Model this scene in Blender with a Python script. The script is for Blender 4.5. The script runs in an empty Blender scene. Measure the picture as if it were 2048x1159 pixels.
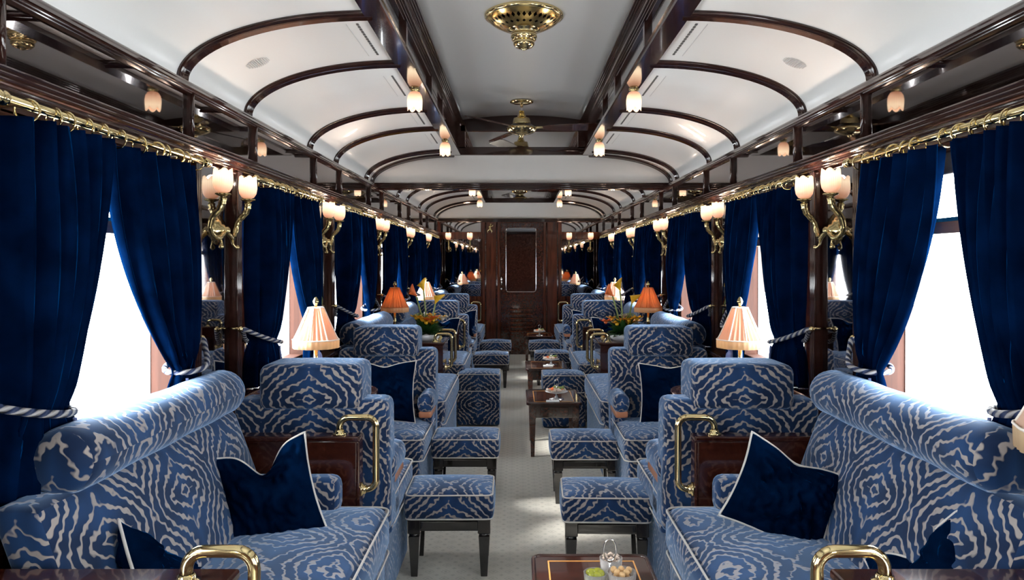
import bpy, bmesh, math, random
from math import sin, cos, pi, sqrt
from mathutils import Vector, Matrix, noise
random.seed(7)
SC = bpy.context.scene
COL = SC.collection
# ---------------------------------------------------------------- units
U, V, HC = 1.25, 1.875, 1.395          # half width of the car, depth unit, eye height
def X(x): return x * U
def Y(z): return z * V
def Z(h): return HC + h * U
END = 6.08                              # end wall
BACK = -0.95

# ---------------------------------------------------------------- materials
def new_mat(name):
    m = bpy.data.materials.new(name); m.use_nodes = True
    nt = m.node_tree; b = nt.nodes['Principled BSDF']
    return m, nt, b
def N(nt, t, **kw):
    n = nt.nodes.new(t)
    for k, v in kw.items(): setattr(n, k, v)
    return n
def math_node(nt, op, a, b=None, clamp=False):
    n = nt.nodes.new('ShaderNodeMath'); n.operation = op; n.use_clamp = clamp
    for i, v in enumerate((a, b)):
        if v is None: continue
        if isinstance(v, (int, float)): n.inputs[i].default_value = v
        else: nt.links.new(v, n.inputs[i])
    return n.outputs[0]
def simple(name, col, rough=.5, metal=0., coat=0., spec=.5, sheen=0., sheen_col=None, sheen_r=.4):
    m, nt, b = new_mat(name)
    b.inputs['Base Color'].default_value = (*col, 1)
    b.inputs['Roughness'].default_value = rough
    b.inputs['Metallic'].default_value = metal
    b.inputs['Coat Weight'].default_value = coat
    b.inputs['Coat Roughness'].default_value = .05
    b.inputs['Specular IOR Level'].default_value = spec
    b.inputs['Sheen Weight'].default_value = sheen
    b.inputs['Sheen Roughness'].default_value = sheen_r
    if sheen_col: b.inputs['Sheen Tint'].default_value = (*sheen_col, 1)
    return m
def ramp(nt, fac, stops):
    r = nt.nodes.new('ShaderNodeValToRGB')
    el = r.color_ramp.elements
    while len(el) < len(stops): el.new(.5)
    for e, (p, c) in zip(el, stops):
        e.position = p; e.color = (*c, 1)
    nt.links.new(fac, r.inputs[0]); return r.outputs[0]

def wood(name, dark, light, rough=.16, coat=.8, stretch=(14, 1.2, 14), scale=3.0):
    m, nt, b = new_mat(name)
    tc = N(nt, 'ShaderNodeTexCoord'); mp = N(nt, 'ShaderNodeMapping')
    mp.inputs['Scale'].default_value = stretch
    nt.links.new(tc.outputs['Object'], mp.inputs[0])
    n1 = N(nt, 'ShaderNodeTexNoise'); n1.inputs['Scale'].default_value = scale
    n1.inputs['Detail'].default_value = 6; n1.inputs['Distortion'].default_value = .8
    nt.links.new(mp.outputs[0], n1.inputs['Vector'])
    c = ramp(nt, n1.outputs['Fac'], [(.32, dark), (.68, light)])
    nt.links.new(c, b.inputs['Base Color'])
    b.inputs['Roughness'].default_value = rough
    b.inputs['Coat Weight'].default_value = coat
    b.inputs['Coat Roughness'].default_value = .04
    return m

def zebra(name, base_dark, base_lite, stripe):
    m, nt, b = new_mat(name)
    tc = N(nt, 'ShaderNodeTexCoord')
    sep = N(nt, 'ShaderNodeSeparateXYZ'); nt.links.new(tc.outputs['UV'], sep.inputs[0])
    u = math_node(nt, 'PINGPONG', sep.outputs[0], .19)
    v = math_node(nt, 'PINGPONG', math_node(nt, 'ADD', sep.outputs[1], .13), .21)
    comb = N(nt, 'ShaderNodeCombineXYZ')
    nt.links.new(u, comb.inputs[0]); nt.links.new(v, comb.inputs[1])
    n1 = N(nt, 'ShaderNodeTexNoise', noise_dimensions='2D')
    n1.inputs['Scale'].default_value = 6.; n1.inputs['Detail'].default_value = 0
    nt.links.new(comb.outputs[0], n1.inputs['Vector'])
    n2 = N(nt, 'ShaderNodeTexNoise', noise_dimensions='2D')
    n2.inputs['Scale'].default_value = 55; n2.inputs['Detail'].default_value = 0
    nt.links.new(tc.outputs['UV'], n2.inputs['Vector'])
    ph = math_node(nt, 'ADD', math_node(nt, 'MULTIPLY', u, 24.), math_node(nt, 'MULTIPLY', v, 19.))
    ph = math_node(nt, 'ADD', ph, math_node(nt, 'MULTIPLY', n1.outputs['Fac'], 3.0))
    ph = math_node(nt, 'ADD', ph, math_node(nt, 'MULTIPLY', n2.outputs['Fac'], .55))
    s = math_node(nt, 'SINE', math_node(nt, 'MULTIPLY', ph, 2 * pi))
    n3 = N(nt, 'ShaderNodeTexNoise', noise_dimensions='2D')
    n3.inputs['Scale'].default_value = 16
    nt.links.new(comb.outputs[0], n3.inputs['Vector'])
    thr = math_node(nt, 'ADD', s, math_node(nt, 'MULTIPLY', math_node(nt, 'SUBTRACT', n3.outputs['Fac'], .5), 1.3))
    fac = math_node(nt, 'MULTIPLY', math_node(nt, 'SUBTRACT', thr, .44), 2.8, clamp=True)
    n4 = N(nt, 'ShaderNodeTexNoise', noise_dimensions='2D')
    n4.inputs['Scale'].default_value = 5.
    nt.links.new(comb.outputs[0], n4.inputs['Vector'])
    basec = ramp(nt, n4.outputs['Fac'], [(.38, base_dark), (.64, base_lite)])
    mx = N(nt, 'ShaderNodeMix', data_type='RGBA')
    nt.links.new(fac, mx.inputs[0]); nt.links.new(basec, mx.inputs[6])
    mx.inputs[7].default_value = (*stripe, 1)
    nt.links.new(mx.outputs[2], b.inputs['Base Color'])
    b.inputs['Roughness'].default_value = .75
    b.inputs['Specular IOR Level'].default_value = .2
    b.inputs['Sheen Weight'].default_value = 1.
    b.inputs['Sheen Roughness'].default_value = .38
    b.inputs['Sheen Tint'].default_value = (.42, .64, 1., 1)
    bp = N(nt, 'ShaderNodeBump'); bp.inputs['Strength'].default_value = .35
    bp.inputs['Distance'].default_value = .003
    inv = math_node(nt, 'SUBTRACT', 1., fac)
    nt.links.new(inv, bp.inputs['Height']); nt.links.new(bp.outputs[0], b.inputs['Normal'])
    return m

def velvet(name, col, sheen_col, bump=.4, sheen=1.):
    m, nt, b = new_mat(name)
    tc = N(nt, 'ShaderNodeTexCoord')
    n = N(nt, 'ShaderNodeTexNoise'); n.inputs['Scale'].default_value = 9
    n.inputs['Detail'].default_value = 4
    nt.links.new(tc.outputs['Object'], n.inputs['Vector'])
    c2 = tuple(min(1, k * 2.4) for k in col)
    nt.links.new(ramp(nt, n.outputs['Fac'], [(.35, col), (.7, c2)]), b.inputs['Base Color'])
    b.inputs['Roughness'].default_value = .8
    b.inputs['Specular IOR Level'].default_value = .0
    b.inputs['Sheen Weight'].default_value = sheen
    b.inputs['Sheen Roughness'].default_value = .22
    b.inputs['Sheen Tint'].default_value = (*sheen_col, 1)
    n2 = N(nt, 'ShaderNodeTexNoise'); n2.inputs['Scale'].default_value = 14
    nt.links.new(tc.outputs['Object'], n2.inputs['Vector'])
    bp = N(nt, 'ShaderNodeBump'); bp.inputs['Strength'].default_value = bump
    bp.inputs['Distance'].default_value = .02
    nt.links.new(n2.outputs['Fac'], bp.inputs['Height']); nt.links.new(bp.outputs[0], b.inputs['Normal'])
    return m

def carpet():
    m, nt, b = new_mat('carpet')
    tc = N(nt, 'ShaderNodeTexCoord')
    sep = N(nt, 'ShaderNodeSeparateXYZ'); nt.links.new(tc.outputs['Object'], sep.inputs[0])
    fx = math_node(nt, 'PINGPONG', sep.outputs[0], .036)
    fy = math_node(nt, 'PINGPONG', sep.outputs[1], .036)
    d = math_node(nt, 'ADD', fx, fy)
    a = math_node(nt, 'SINE', math_node(nt, 'MULTIPLY', d, 2 * pi / .018))
    near = math_node(nt, 'LESS_THAN', d, .024)
    d2 = math_node(nt, 'ADD', math_node(nt, 'SUBTRACT', .036, fx), math_node(nt, 'SUBTRACT', .036, fy))
    near2 = math_node(nt, 'LESS_THAN', d2, .012)
    mot = math_node(nt, 'MULTIPLY', math_node(nt, 'GREATER_THAN', a, -.1), near)
    mot = math_node(nt, 'MAXIMUM', mot, near2)
    n = N(nt, 'ShaderNodeTexNoise'); n.inputs['Scale'].default_value = 55
    nt.links.new(tc.outputs['Object'], n.inputs['Vector'])
    fac = math_node(nt, 'MULTIPLY', mot, math_node(nt, 'MULTIPLY', n.outputs['Fac'], .75))
    mx = N(nt, 'ShaderNodeMix', data_type='RGBA')
    nt.links.new(fac, mx.inputs[0])
    mx.inputs[6].default_value = (.72, .71, .65, 1); mx.inputs[7].default_value = (.40, .41, .37, 1)
    nt.links.new(mx.outputs[2], b.inputs['Base Color'])
    b.inputs['Roughness'].default_value = .95
    b.inputs['Specular IOR Level'].default_value = .1
    n5 = N(nt, 'ShaderNodeTexNoise'); n5.inputs['Scale'].default_value = 300
    nt.links.new(tc.outputs['Object'], n5.inputs['Vector'])
    bp = N(nt, 'ShaderNodeBump'); bp.inputs['Strength'].default_value = .4
    bp.inputs['Distance'].default_value = .004
    nt.links.new(n5.outputs['Fac'], bp.inputs['Height']); nt.links.new(bp.outputs[0], b.inputs['Normal'])
    return m

def glow_glass(name, col, strength):
    m, nt, b = new_mat(name)
    tc = N(nt, 'ShaderNodeTexCoord')
    sep = N(nt, 'ShaderNodeSeparateXYZ'); nt.links.new(tc.outputs['UV'], sep.inputs[0])
    # brighter near the lamp (lower middle of the shade), ribs around
    rib = math_node(nt, 'ADD', math_node(nt, 'MULTIPLY', math_node(nt, 'SINE', math_node(nt, 'MULTIPLY', sep.outputs[0], 2 * pi * 30)), .12), .88)
    vv = sep.outputs[1]
    hot = math_node(nt, 'SUBTRACT', 1., math_node(nt, 'MULTIPLY', math_node(nt, 'ABSOLUTE', math_node(nt, 'SUBTRACT', vv, .46)), 2.4), clamp=True)
    e = math_node(nt, 'MULTIPLY', math_node(nt, 'MULTIPLY', math_node(nt, 'ADD', hot, .3), rib), strength)
    b.inputs['Base Color'].default_value = (.75, .55, .42, 1)
    b.inputs['Roughness'].default_value = .35
    nt.links.new(ramp(nt, hot, [(.25, col), (.95, (1., .80, .52))]), b.inputs['Emission Color'])
    nt.links.new(e, b.inputs['Emission Strength'])
    return m

def pierced_brass():
    m, nt, b = new_mat('pierced_brass')
    tc = N(nt, 'ShaderNodeTexCoord')
    sep = N(nt, 'ShaderNodeSeparateXYZ'); nt.links.new(tc.outputs['UV'], sep.inputs[0])
    uu = math_node(nt, 'PINGPONG', math_node(nt, 'MULTIPLY', sep.outputs[0], 36), .5)
    v = math_node(nt, 'ABSOLUTE', math_node(nt, 'SUBTRACT', sep.outputs[1], .33))
    d = math_node(nt, 'ADD', uu, math_node(nt, 'MULTIPLY', v, 3.2))
    h1 = math_node(nt, 'LESS_THAN', d, .36)
    u2 = math_node(nt, 'PINGPONG', math_node(nt, 'MULTIPLY', sep.outputs[0], 24), .5)
    v2 = math_node(nt, 'ABSOLUTE', math_node(nt, 'SUBTRACT', sep.outputs[1], .62))
    h2 = math_node(nt, 'LESS_THAN', math_node(nt, 'ADD', u2, math_node(nt, 'MULTIPLY', v2, 4.)), .3)
    h = math_node(nt, 'MAXIMUM', h1, h2)
    mx = N(nt, 'ShaderNodeMix', data_type='RGBA')
    nt.links.new(h, mx.inputs[0])
    mx.inputs[6].default_value = (.72, .50, .19, 1); mx.inputs[7].default_value = (.01, .006, .004, 1)
    nt.links.new(mx.outputs[2], b.inputs['Base Color'])
    b.inputs['Metallic'].default_value = 1; b.inputs['Roughness'].default_value = .2
    return m

def tinted_mirror(name, col, rough=.02, motif=False):
    m, nt, b = new_mat(name)
    b.inputs['Base Color'].default_value = (*col, 1)
    b.inputs['Metallic'].default_value = 1; b.inputs['Roughness'].default_value = rough
    if motif:
        tc = N(nt, 'ShaderNodeTexCoord')
        mp = N(nt, 'ShaderNodeMapping'); mp.inputs['Scale'].default_value = (1, 1, 1)
        nt.links.new(tc.outputs['UV'], mp.inputs[0])
        sep = N(nt, 'ShaderNodeSeparateXYZ'); nt.links.new(mp.outputs[0], sep.inputs[0])
        u = math_node(nt, 'ABSOLUTE', sep.outputs[0]); v = math_node(nt, 'PINGPONG', sep.outputs[1], .17)
        cb = N(nt, 'ShaderNodeCombineXYZ'); nt.links.new(u, cb.inputs[0]); nt.links.new(v, cb.inputs[1])
        no = N(nt, 'ShaderNodeTexNoise', noise_dimensions='2D'); no.inputs['Scale'].default_value = 11
        no.inputs['Detail'].default_value = 2
        nt.links.new(cb.outputs[0], no.inputs['Vector'])
        band = math_node(nt, 'LESS_THAN', math_node(nt, 'ABSOLUTE', math_node(nt, 'SUBTRACT', no.outputs['Fac'], .52)), .018)
        inner = math_node(nt, 'LESS_THAN', u, .11)
        f = math_node(nt, 'MULTIPLY', math_node(nt, 'MULTIPLY', band, inner), .10)
        mx = N(nt, 'ShaderNodeMix', data_type='RGBA'); nt.links.new(f, mx.inputs[0])
        mx.inputs[6].default_value = (*col, 1); mx.inputs[7].default_value = (.48, .44, .42, 1)
        nt.links.new(mx.outputs[2], b.inputs['Base Color'])
        b.inputs['Roughness'].default_value = .02
    return m

def window_glass():
    m = bpy.data.materials.new('window_glass'); m.use_nodes = True
    nt = m.node_tree; nt.nodes.remove(nt.nodes['Principled BSDF'])
    out = nt.nodes['Material Output']
    tr = N(nt, 'ShaderNodeBsdfTransparent'); gl = N(nt, 'ShaderNodeBsdfGlossy')
    gl.inputs['Roughness'].default_value = .02
    fr = N(nt, 'ShaderNodeFresnel'); fr.inputs[0].default_value = 1.35
    mx = N(nt, 'ShaderNodeMixShader')
    ge = N(nt, 'ShaderNodeNewGeometry')
    ff = math_node(nt, 'MULTIPLY', fr.outputs[0], math_node(nt, 'SUBTRACT', 1., ge.outputs['Backfacing']))
    nt.links.new(ff, mx.inputs[0]); nt.links.new(tr.outputs[0], mx.inputs[1])
    nt.links.new(gl.outputs[0], mx.inputs[2]); nt.links.new(mx.outputs[0], out.inputs[0])
    return m

def shade_cloth(name, col, glow, pleat=True):
    m, nt, b = new_mat(name)
    b.inputs['Base Color'].default_value = (*col, 1)
    b.inputs['Roughness'].default_value = .8
    b.inputs['Transmission Weight'].default_value = 0
    out = nt.nodes['Material Output']
    tl = N(nt, 'ShaderNodeBsdfTranslucent'); tl.inputs[0].default_value = (*glow, 1)
    mx = N(nt, 'ShaderNodeMixShader'); mx.inputs[0].default_value = .55
    nt.links.new(b.outputs[0], mx.inputs[1]); nt.links.new(tl.outputs[0], mx.inputs[2])
    nt.links.new(mx.outputs[0], out.inputs[0])
    return m

def rope_mat():
    m, nt, b = new_mat('twisted_rope')
    tc = N(nt, 'ShaderNodeTexCoord')
    sep = N(nt, 'ShaderNodeSeparateXYZ'); nt.links.new(tc.outputs['UV'], sep.inputs[0])
    s = math_node(nt, 'SINE', math_node(nt, 'MULTIPLY', math_node(nt, 'ADD', math_node(nt, 'MULTIPLY', sep.outputs[1], 26.), math_node(nt, 'MULTIPLY', sep.outputs[0], 2.)), 2 * pi))
    c = ramp(nt, math_node(nt, 'ADD', math_node(nt, 'MULTIPLY', s, .5), .5), [(.35, (.015, .03, .09)), (.6, (.38, .37, .38))])
    nt.links.new(c, b.inputs['Base Color']); b.inputs['Roughness'].default_value = .6
    bp = N(nt, 'ShaderNodeBump'); bp.inputs['Strength'].default_value = .8; bp.inputs['Distance'].default_value = .006
    nt.links.new(s, bp.inputs['Height']); nt.links.new(bp.outputs[0], b.inputs['Normal'])
    return m

M = {}
M['mahogany'] = wood('mahogany', (.022, .006, .004), (.075, .022, .012))
M['panel'] = wood('panel_mahogany', (.05, .012, .006), (.14, .038, .018), stretch=(9, 9, .9))
M['trimwood'] = wood('trim_mahogany', (.014, .005, .004), (.042, .015, .011), rough=.13)
M['redwood'] = wood('console_mahogany', (.020, .0045, .003), (.055, .014, .008), stretch=(1.5, 9, 9))
M['framewood'] = wood('window_frame_wood', (.045, .010, .0025), (.075, .018, .005), coat=0, rough=.7, stretch=(8, 8, 1))
M['transomwood'] = wood('transom_wood', (.42, .20, .09), (.60, .32, .16), coat=.2, rough=.4, stretch=(8, 1, 8))
M['tipwood'] = simple('beech_tip', (.42, .17, .09), .35, coat=.4)
M['ebony'] = simple('ebonised_wood', (.012, .010, .010), .14, coat=1.)
M['white'] = simple('ceiling_paint', (.91, .915, .90), .32, coat=.1)
M['zebra'] = zebra('zebra_velvet', (.0035, .015, .052), (.011, .045, .135), (.33, .295, .28))
M['velvet'] = velvet('curtain_velvet', (.0003, .0034, .016), (.0, .17, .62), sheen=.40)
M['cushion'] = velvet('cushion_velvet', (.0003, .0034, .014), (.0, .15, .5), bump=1., sheen=.7)
M['piping'] = simple('cream_piping', (.56, .54, .52), .6)
M['brass'] = simple('polished_brass', (.76, .62, .33), .13, metal=1.)
M['agedbrass'] = simple('aged_brass', (.50, .40, .20), .2, metal=1.)
M['pierced'] = pierced_brass()
M['silver'] = simple('silver_metal', (.8, .8, .8), .15, metal=1.)
M['frieze'] = tinted_mirror('smoked_mirror', (.34, .30, .29))
M['etched'] = tinted_mirror('etched_mirror', (.38, .37, .38), motif=True)
M['clearmirror'] = tinted_mirror('clear_mirror', (.80, .80, .80), rough=.05)
M['endmirror'] = tinted_mirror('end_mirror', (.55, .52, .50))
M['glass'] = window_glass()
M['tulip'] = glow_glass('tulip_glass', (1., .42, .22), 1.15)
M['bulbglass'] = glow_glass('ceiling_lamp_glass', (1., .46, .25), 1.35)
M['shade'] = shade_cloth('pleated_silk', (.86, .66, .53), (.85, .62, .46))
M['shadeamber'] = shade_cloth('amber_silk', (.72, .38, .18), (.85, .46, .20))
M['fringe'] = shade_cloth('shade_fringe', (.85, .68, .45), (.8, .6, .35))
M['rib'] = simple('shade_rib', (.86, .80, .72), .6)
M['rope'] = rope_mat()
M['tassel'] = simple('tassel_thread', (.14, .18, .38), .7, sheen=.6, sheen_col=(.5, .6, 1))
M['carpet'] = carpet()
M['blind'] = simple('grey_blind', (.12, .115, .12), .8)
M['jambpaint'] = simple('window_lining', (.55, .52, .47), .4)
M['inlay'] = simple('gold_inlay', (.75, .36, .10), .25, coat=.8)
M['porcelain'] = simple('white_porcelain', (.82, .84, .88), .12, coat=.5)
M['linen'] = simple('white_linen', (.78, .78, .80), .8)
M['vent'] = simple('vent_slot', (.10, .10, .10), .6)
M['grille'] = simple('vent_grille', (.66, .66, .66), .5)
M['olive'] = simple('olive_skin', (.34, .36, .04), .25)
M['nut'] = simple('roasted_nut', (.66, .42, .20), .5)
M['nut2'] = simple('pale_nut', (.62, .50, .42), .5)
M['leaf'] = simple('leaf_green', (.03, .10, .02), .45)
M['leaf2'] = simple('pale_green', (.22, .30, .09), .5)
M['petaly'] = simple('yellow_petal', (.85, .48, .02), .5)
M['petalo'] = simple('orange_petal', (.85, .18, .04), .5)
M['petalw'] = simple('cream_petal', (.75, .68, .58), .5)
M['black'] = simple('black_metal', (.012, .012, .014), .25, coat=.5)
M['doorglass'] = tinted_mirror('dark_door_glass', (.22, .23, .25))
M['chrome'] = simple('chrome', (.75, .75, .76), .12, metal=1.)
M['cupglass'] = None
def clear_glass():
    m, nt, b = new_mat('drinking_glass')
    b.inputs['Base Color'].default_value = (1, 1, 1, 1)
    out = nt.nodes['Material Output']
    tr = N(nt, 'ShaderNodeBsdfTransparent'); mx = N(nt, 'ShaderNodeMixShader')
    b.inputs['Roughness'].default_value = .04; b.inputs['Coat Weight'].default_value = 1
    lw = N(nt, 'ShaderNodeLayerWeight'); lw.inputs[0].default_value = .3
    f = math_node(nt, 'ADD', math_node(nt, 'MULTIPLY', lw.outputs['Fresnel'], .8), .08, clamp=True)
    nt.links.new(f, mx.inputs[0]); nt.links.new(tr.outputs[0], mx.inputs[1])
    nt.links.new(b.outputs[0], mx.inputs[2]); nt.links.new(mx.outputs[0], out.inputs[0])
    return m
M['cupglass'] = clear_glass()

# ---------------------------------------------------------------- mesh builder
class MB:
    def __init__(s): s.v = []; s.f = []; s.uv = []; s.sm = []
    def add(s, vs, fs, uvs=None, smooth=True, T=None):
        b = len(s.v)
        flip = T is not None and isinstance(T, Matrix) and T.determinant() < 0
        if T is not None:
            vs = [T @ Vector(p) if isinstance(T, Matrix) else Vector(T(Vector(p))) for p in vs]
        s.v.extend(tuple(p) for p in vs)
        for i, f in enumerate(fs):
            uvf = uvs[i] if uvs else [(0, 0)] * len(f)
            if flip: f = tuple(reversed(f)); uvf = list(reversed(uvf))
            s.f.append(tuple(b + k for k in f)); s.uv.append(list(uvf)); s.sm.append(smooth)
        return s
    def box(s, x0, x1, y0, y1, z0, z1, T=None):
        if x0 > x1: x0, x1 = x1, x0
        if y0 > y1: y0, y1 = y1, y0
        if z0 > z1: z0, z1 = z1, z0
        vs = [(x, y, z) for z in (z0, z1) for y in (y0, y1) for x in (x0, x1)]
        fs = [(0, 2, 3, 1), (4, 5, 7, 6), (0, 1, 5, 4), (1, 3, 7, 5), (3, 2, 6, 7), (2, 0, 4, 6)]
        uvs = []
        for k, f in enumerate(fs):
            if k < 2: uvs.append([(vs[i][0], vs[i][1]) for i in f])
            elif k in (2, 4): uvs.append([(vs[i][0] - (x0 + x1) / 2, vs[i][2]) for i in f])
            else: uvs.append([(vs[i][1] - (y0 + y1) / 2, vs[i][2]) for i in f])
        return s.add(vs, fs, uvs, False, T)
    def prism(s, prof, a0, a1, axis='y', smooth=False, T=None, closed=True):
        # prof: list of 2D points; axis y: (x,z) ; axis x: (y,z) ; axis z: (x,y)
        def P(p, a):
            if axis == 'y': return (p[0], a, p[1])
            if axis == 'x': return (a, p[0], p[1])
            return (p[0], p[1], a)
        n = len(prof)
        vs = [P(p, a0) for p in prof] + [P(p, a1) for p in prof]
        fs = [(i, (i + 1) % n, n + (i + 1) % n, n + i) for i in range(n if closed else n - 1)]
        uv = []
        L = 0
        for i in range(n if closed else n - 1):
            q = prof[(i + 1) % n]; d = math.hypot(q[0] - prof[i][0], q[1] - prof[i][1])
            uv.append([(a0, L), (a0, L + d), (a1, L + d), (a1, L)]); L += d
        if closed:
            fs += [tuple(reversed(range(n))), tuple(range(n, 2 * n))]
            uv += [[prof[i] for i in reversed(range(n))], [prof[i] for i in range(n)]]
        return s.add(vs, fs, uv, smooth, T)
    def lathe(s, prof, n=24, T=None, smooth=True, rfun=None):
        vs = []; fs = []; uv = []
        m = len(prof)
        Ls = [0]
        for i in range(1, m): Ls.append(Ls[-1] + math.hypot(prof[i][0] - prof[i-1][0], prof[i][1] - prof[i-1][1]))
        tot = Ls[-1] or 1
        for j in range(n):
            a = 2 * pi * j / n
            for i, (r, z) in enumerate(prof):
                if rfun: r, z = rfun(a, i, r, z)
                vs.append((r * cos(a), r * sin(a), z))
        for j in range(n):
            k = (j + 1) % n
            for i in range(m - 1):
                if prof[i][0] < 1e-6 and prof[i+1][0] < 1e-6: continue
                fs.append((j * m + i, k * m + i, k * m + i + 1, j * m + i + 1))
                uv.append([(j / n, Ls[i] / tot), ((j + 1) / n, Ls[i] / tot), ((j + 1) / n, Ls[i + 1] / tot), (j / n, Ls[i + 1] / tot)])
        return s.add(vs, fs, uv, smooth, T)
    def tube(s, pts, r, n=8, closed=False, T=None, caps=True):
        pts = [Vector(p) for p in pts]; m = len(pts)
        rad = r if isinstance(r, (list, tuple)) else [r] * m
        tang = []
        for i in range(m):
            if closed: t = pts[(i + 1) % m] - pts[i - 1]
            else: t = pts[min(i + 1, m - 1)] - pts[max(i - 1, 0)]
            tang.append(t.normalized() if t.length > 1e-9 else Vector((0, 0, 1)))
        nrm = tang[0].orthogonal().normalized()
        vs = []; L = 0; Ls = []
        for i in range(m):
            if i:
                q = tang[i - 1].rotation_difference(tang[i]); nrm = (q @ nrm).normalized()
                L += (pts[i] - pts[i - 1]).length
            Ls.append(L)
            nrm = (nrm - tang[i] * nrm.dot(tang[i])).normalized()
            bi = tang[i].cross(nrm)
            for k in range(n):
                a = 2 * pi * k / n
                vs.append(pts[i] + (nrm * cos(a) + bi * sin(a)) * rad[i])
        fs = []; uv = []
        for i in range(m if closed else m - 1):
            j = (i + 1) % m
            l2 = Ls[j] if j else L + (pts[0] - pts[-1]).length
            for k in range(n):
                q = (k + 1) % n
                fs.append((i * n + k, i * n + q, j * n + q, j * n + k))
                uv.append([(k / n, Ls[i]), ((k + 1) / n, Ls[i]), ((k + 1) / n, l2), (k / n, l2)])
        if caps and not closed:
            fs.append(tuple(reversed(range(n)))); uv.append([(0, 0)] * n)
            fs.append(tuple(range((m - 1) * n, m * n))); uv.append([(0, 0)] * n)
        return s.add(vs, fs, uv, True, T)
    def ball(s, c, r, n=10, T=None):
        sx, sy, sz = r if isinstance(r, (tuple, list)) else (r, r, r)
        prof = [(sin(pi * i / n), -cos(pi * i / n)) for i in range(n + 1)]
        TT = Matrix.Translation(c) @ Matrix.Diagonal((sx, sy, sz, 1))
        return s.lathe(prof, n + 4, (T @ TT) if T is not None else TT)
    def cushion(s, lo, hi, r, n=9, crown=None, T=None, shape=None):
        # rounded block; crown: dict face->height, faces '+x','-x','+y','-y','+z','-z'
        crown = crown or {}
        lo = Vector(lo); hi = Vector(hi); c = (lo + hi) / 2; h = (hi - lo) / 2
        r = min(r, h.x * .999, h.y * .999, h.z * .999)
        faces = [(0, 1), (0, -1), (1, 1), (1, -1), (2, 1), (2, -1)]
        for ax, sg in faces:
            a1, a2 = (ax + 1) % 3, (ax + 2) % 3
            def params(hh):
                k = r / hh
                ed = [-1, -1 + .12 * k, -1 + .45 * k, -1 + k]
                mid = [(-1 + k) + (2 - 2 * k) * i / (n - 1) for i in range(1, n - 1)]
                return ed + mid + [-e for e in reversed(ed)]
            p1, p2 = params(h[a1]), params(h[a2])
            vs = []; tu = []
            cr = crown.get(('+' if sg > 0 else '-') + 'xyz'[ax], 0)
            for a in p1:
                for b in p2:
                    p = Vector((0, 0, 0)); p[ax] = sg * h[ax]; p[a1] = a * h[a1]; p[a2] = b * h[a2]
                    inner = Vector([max(-(h[k] - r), min(h[k] - r, p[k])) for k in range(3)])
                    d = p - inner
                    # spread the corner samples evenly
                    q = inner + (d.normalized() * r if d.length > 1e-9 else d)
                    q[ax] += sg * cr * (1 - a * a) * (1 - b * b)
                    # all crowns share edges, so also shift by the neighbours' zero
                    w = c + q
                    if ax == 2: t = (w.x - c.x, (w.y - lo.y) if sg > 0 else w.y - lo.y + .3)
                    elif ax == 1: t = (w.x - c.x, w.z - hi.z)
                    else: t = (w.y - c.y, w.z - hi.z)
                    if shape: w = shape(w)
                    vs.append(w); tu.append(t)
            fs = []; uv = []
            m = len(p2)
            for i in range(len(p1) - 1):
                for j in range(m - 1):
                    f = (i * m + j, (i + 1) * m + j, (i + 1) * m + j + 1, i * m + j + 1)
                    if sg < 0: f = tuple(reversed(f))
                    fs.append(f); uv.append([tu[k] for k in f])
            s.add(vs, fs, uv, True, T)
        return s
    def build(s, name, mat, parent=None, loc=None, bevel=0, merge=True, solid=0, subsurf=0, sharp=40):
        me = bpy.data.meshes.new(name)
        me.from_pydata(s.v, [], s.f); me.update()
        ul = me.uv_layers.new(name='UVMap')
        flat = []
        for poly, uvf in zip(me.polygons, s.uv):
            for t in uvf: flat.extend(t)
        ul.data.foreach_set('uv', flat)
        me.polygons.foreach_set('use_smooth', s.sm)
        if merge:
            bm = bmesh.new(); bm.from_mesh(me)
            bmesh.ops.remove_doubles(bm, verts=bm.verts, dist=2e-5)
            bm.to_mesh(me); bm.free()
        me.materials.append(mat)
        o = bpy.data.objects.new(name, me); COL.objects.link(o)
        if parent: o.parent = parent
        if loc: o.location = loc
        if bevel:
            b = o.modifiers.new('edge', 'BEVEL'); b.width = bevel; b.segments = 2; b.limit_method = 'ANGLE'
        if solid:
            b = o.modifiers.new('thick', 'SOLIDIFY'); b.thickness = solid
        return o

def empty(name, loc=(0, 0, 0), rz=0):
    o = bpy.data.objects.new(name, None); COL.objects.link(o)
    o.location = loc; o.rotation_euler = (0, 0, rz); o.empty_display_size = .1
    return o
def tag(o, label=None, cat=None, group=None, kind=None):
    if label: o['label'] = label
    if cat: o['category'] = cat
    if group: o['group'] = group
    if kind: o['kind'] = kind
    return o
def kids(o): return [c for c in bpy.data.objects if c.parent == o]
def copy_tree(o, parent=None, loc=None, rz=None, label=None, group=None):
    ks = kids(o)
    c = o.copy(); COL.objects.link(c); c.parent = parent
    if loc is not None: c.location = loc
    if rz is not None: c.rotation_euler = (0, 0, rz)
    if label: c['label'] = label
    if group: c['group'] = group
    for k in ks: copy_tree(k, c)
    return c
def rrect(x0, x1, y0, y1, r, z, n=4):
    pts = []
    for cx, cy, a0 in ((x1 - r, y0 + r, -pi / 2), (x1 - r, y1 - r, 0), (x0 + r, y1 - r, pi / 2), (x0 + r, y0 + r, pi)):
        for i in range(n + 1):
            a = a0 + pi / 2 * i / n
            pts.append((cx + r * cos(a), cy + r * sin(a), z))
    # add mid points on the long sides
    out = []
    for i, p in enumerate(pts):
        q = pts[(i + 1) % len(pts)]; out.append(p)
        d = math.dist(p, q)
        if d > .08:
            k = int(d / .05)
            for j in range(1, k): out.append(tuple(p[m] + (q[m] - p[m]) * j / k for m in range(3)))
    return out
SIDE = {-1: 'left', 1: 'right'}

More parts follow.
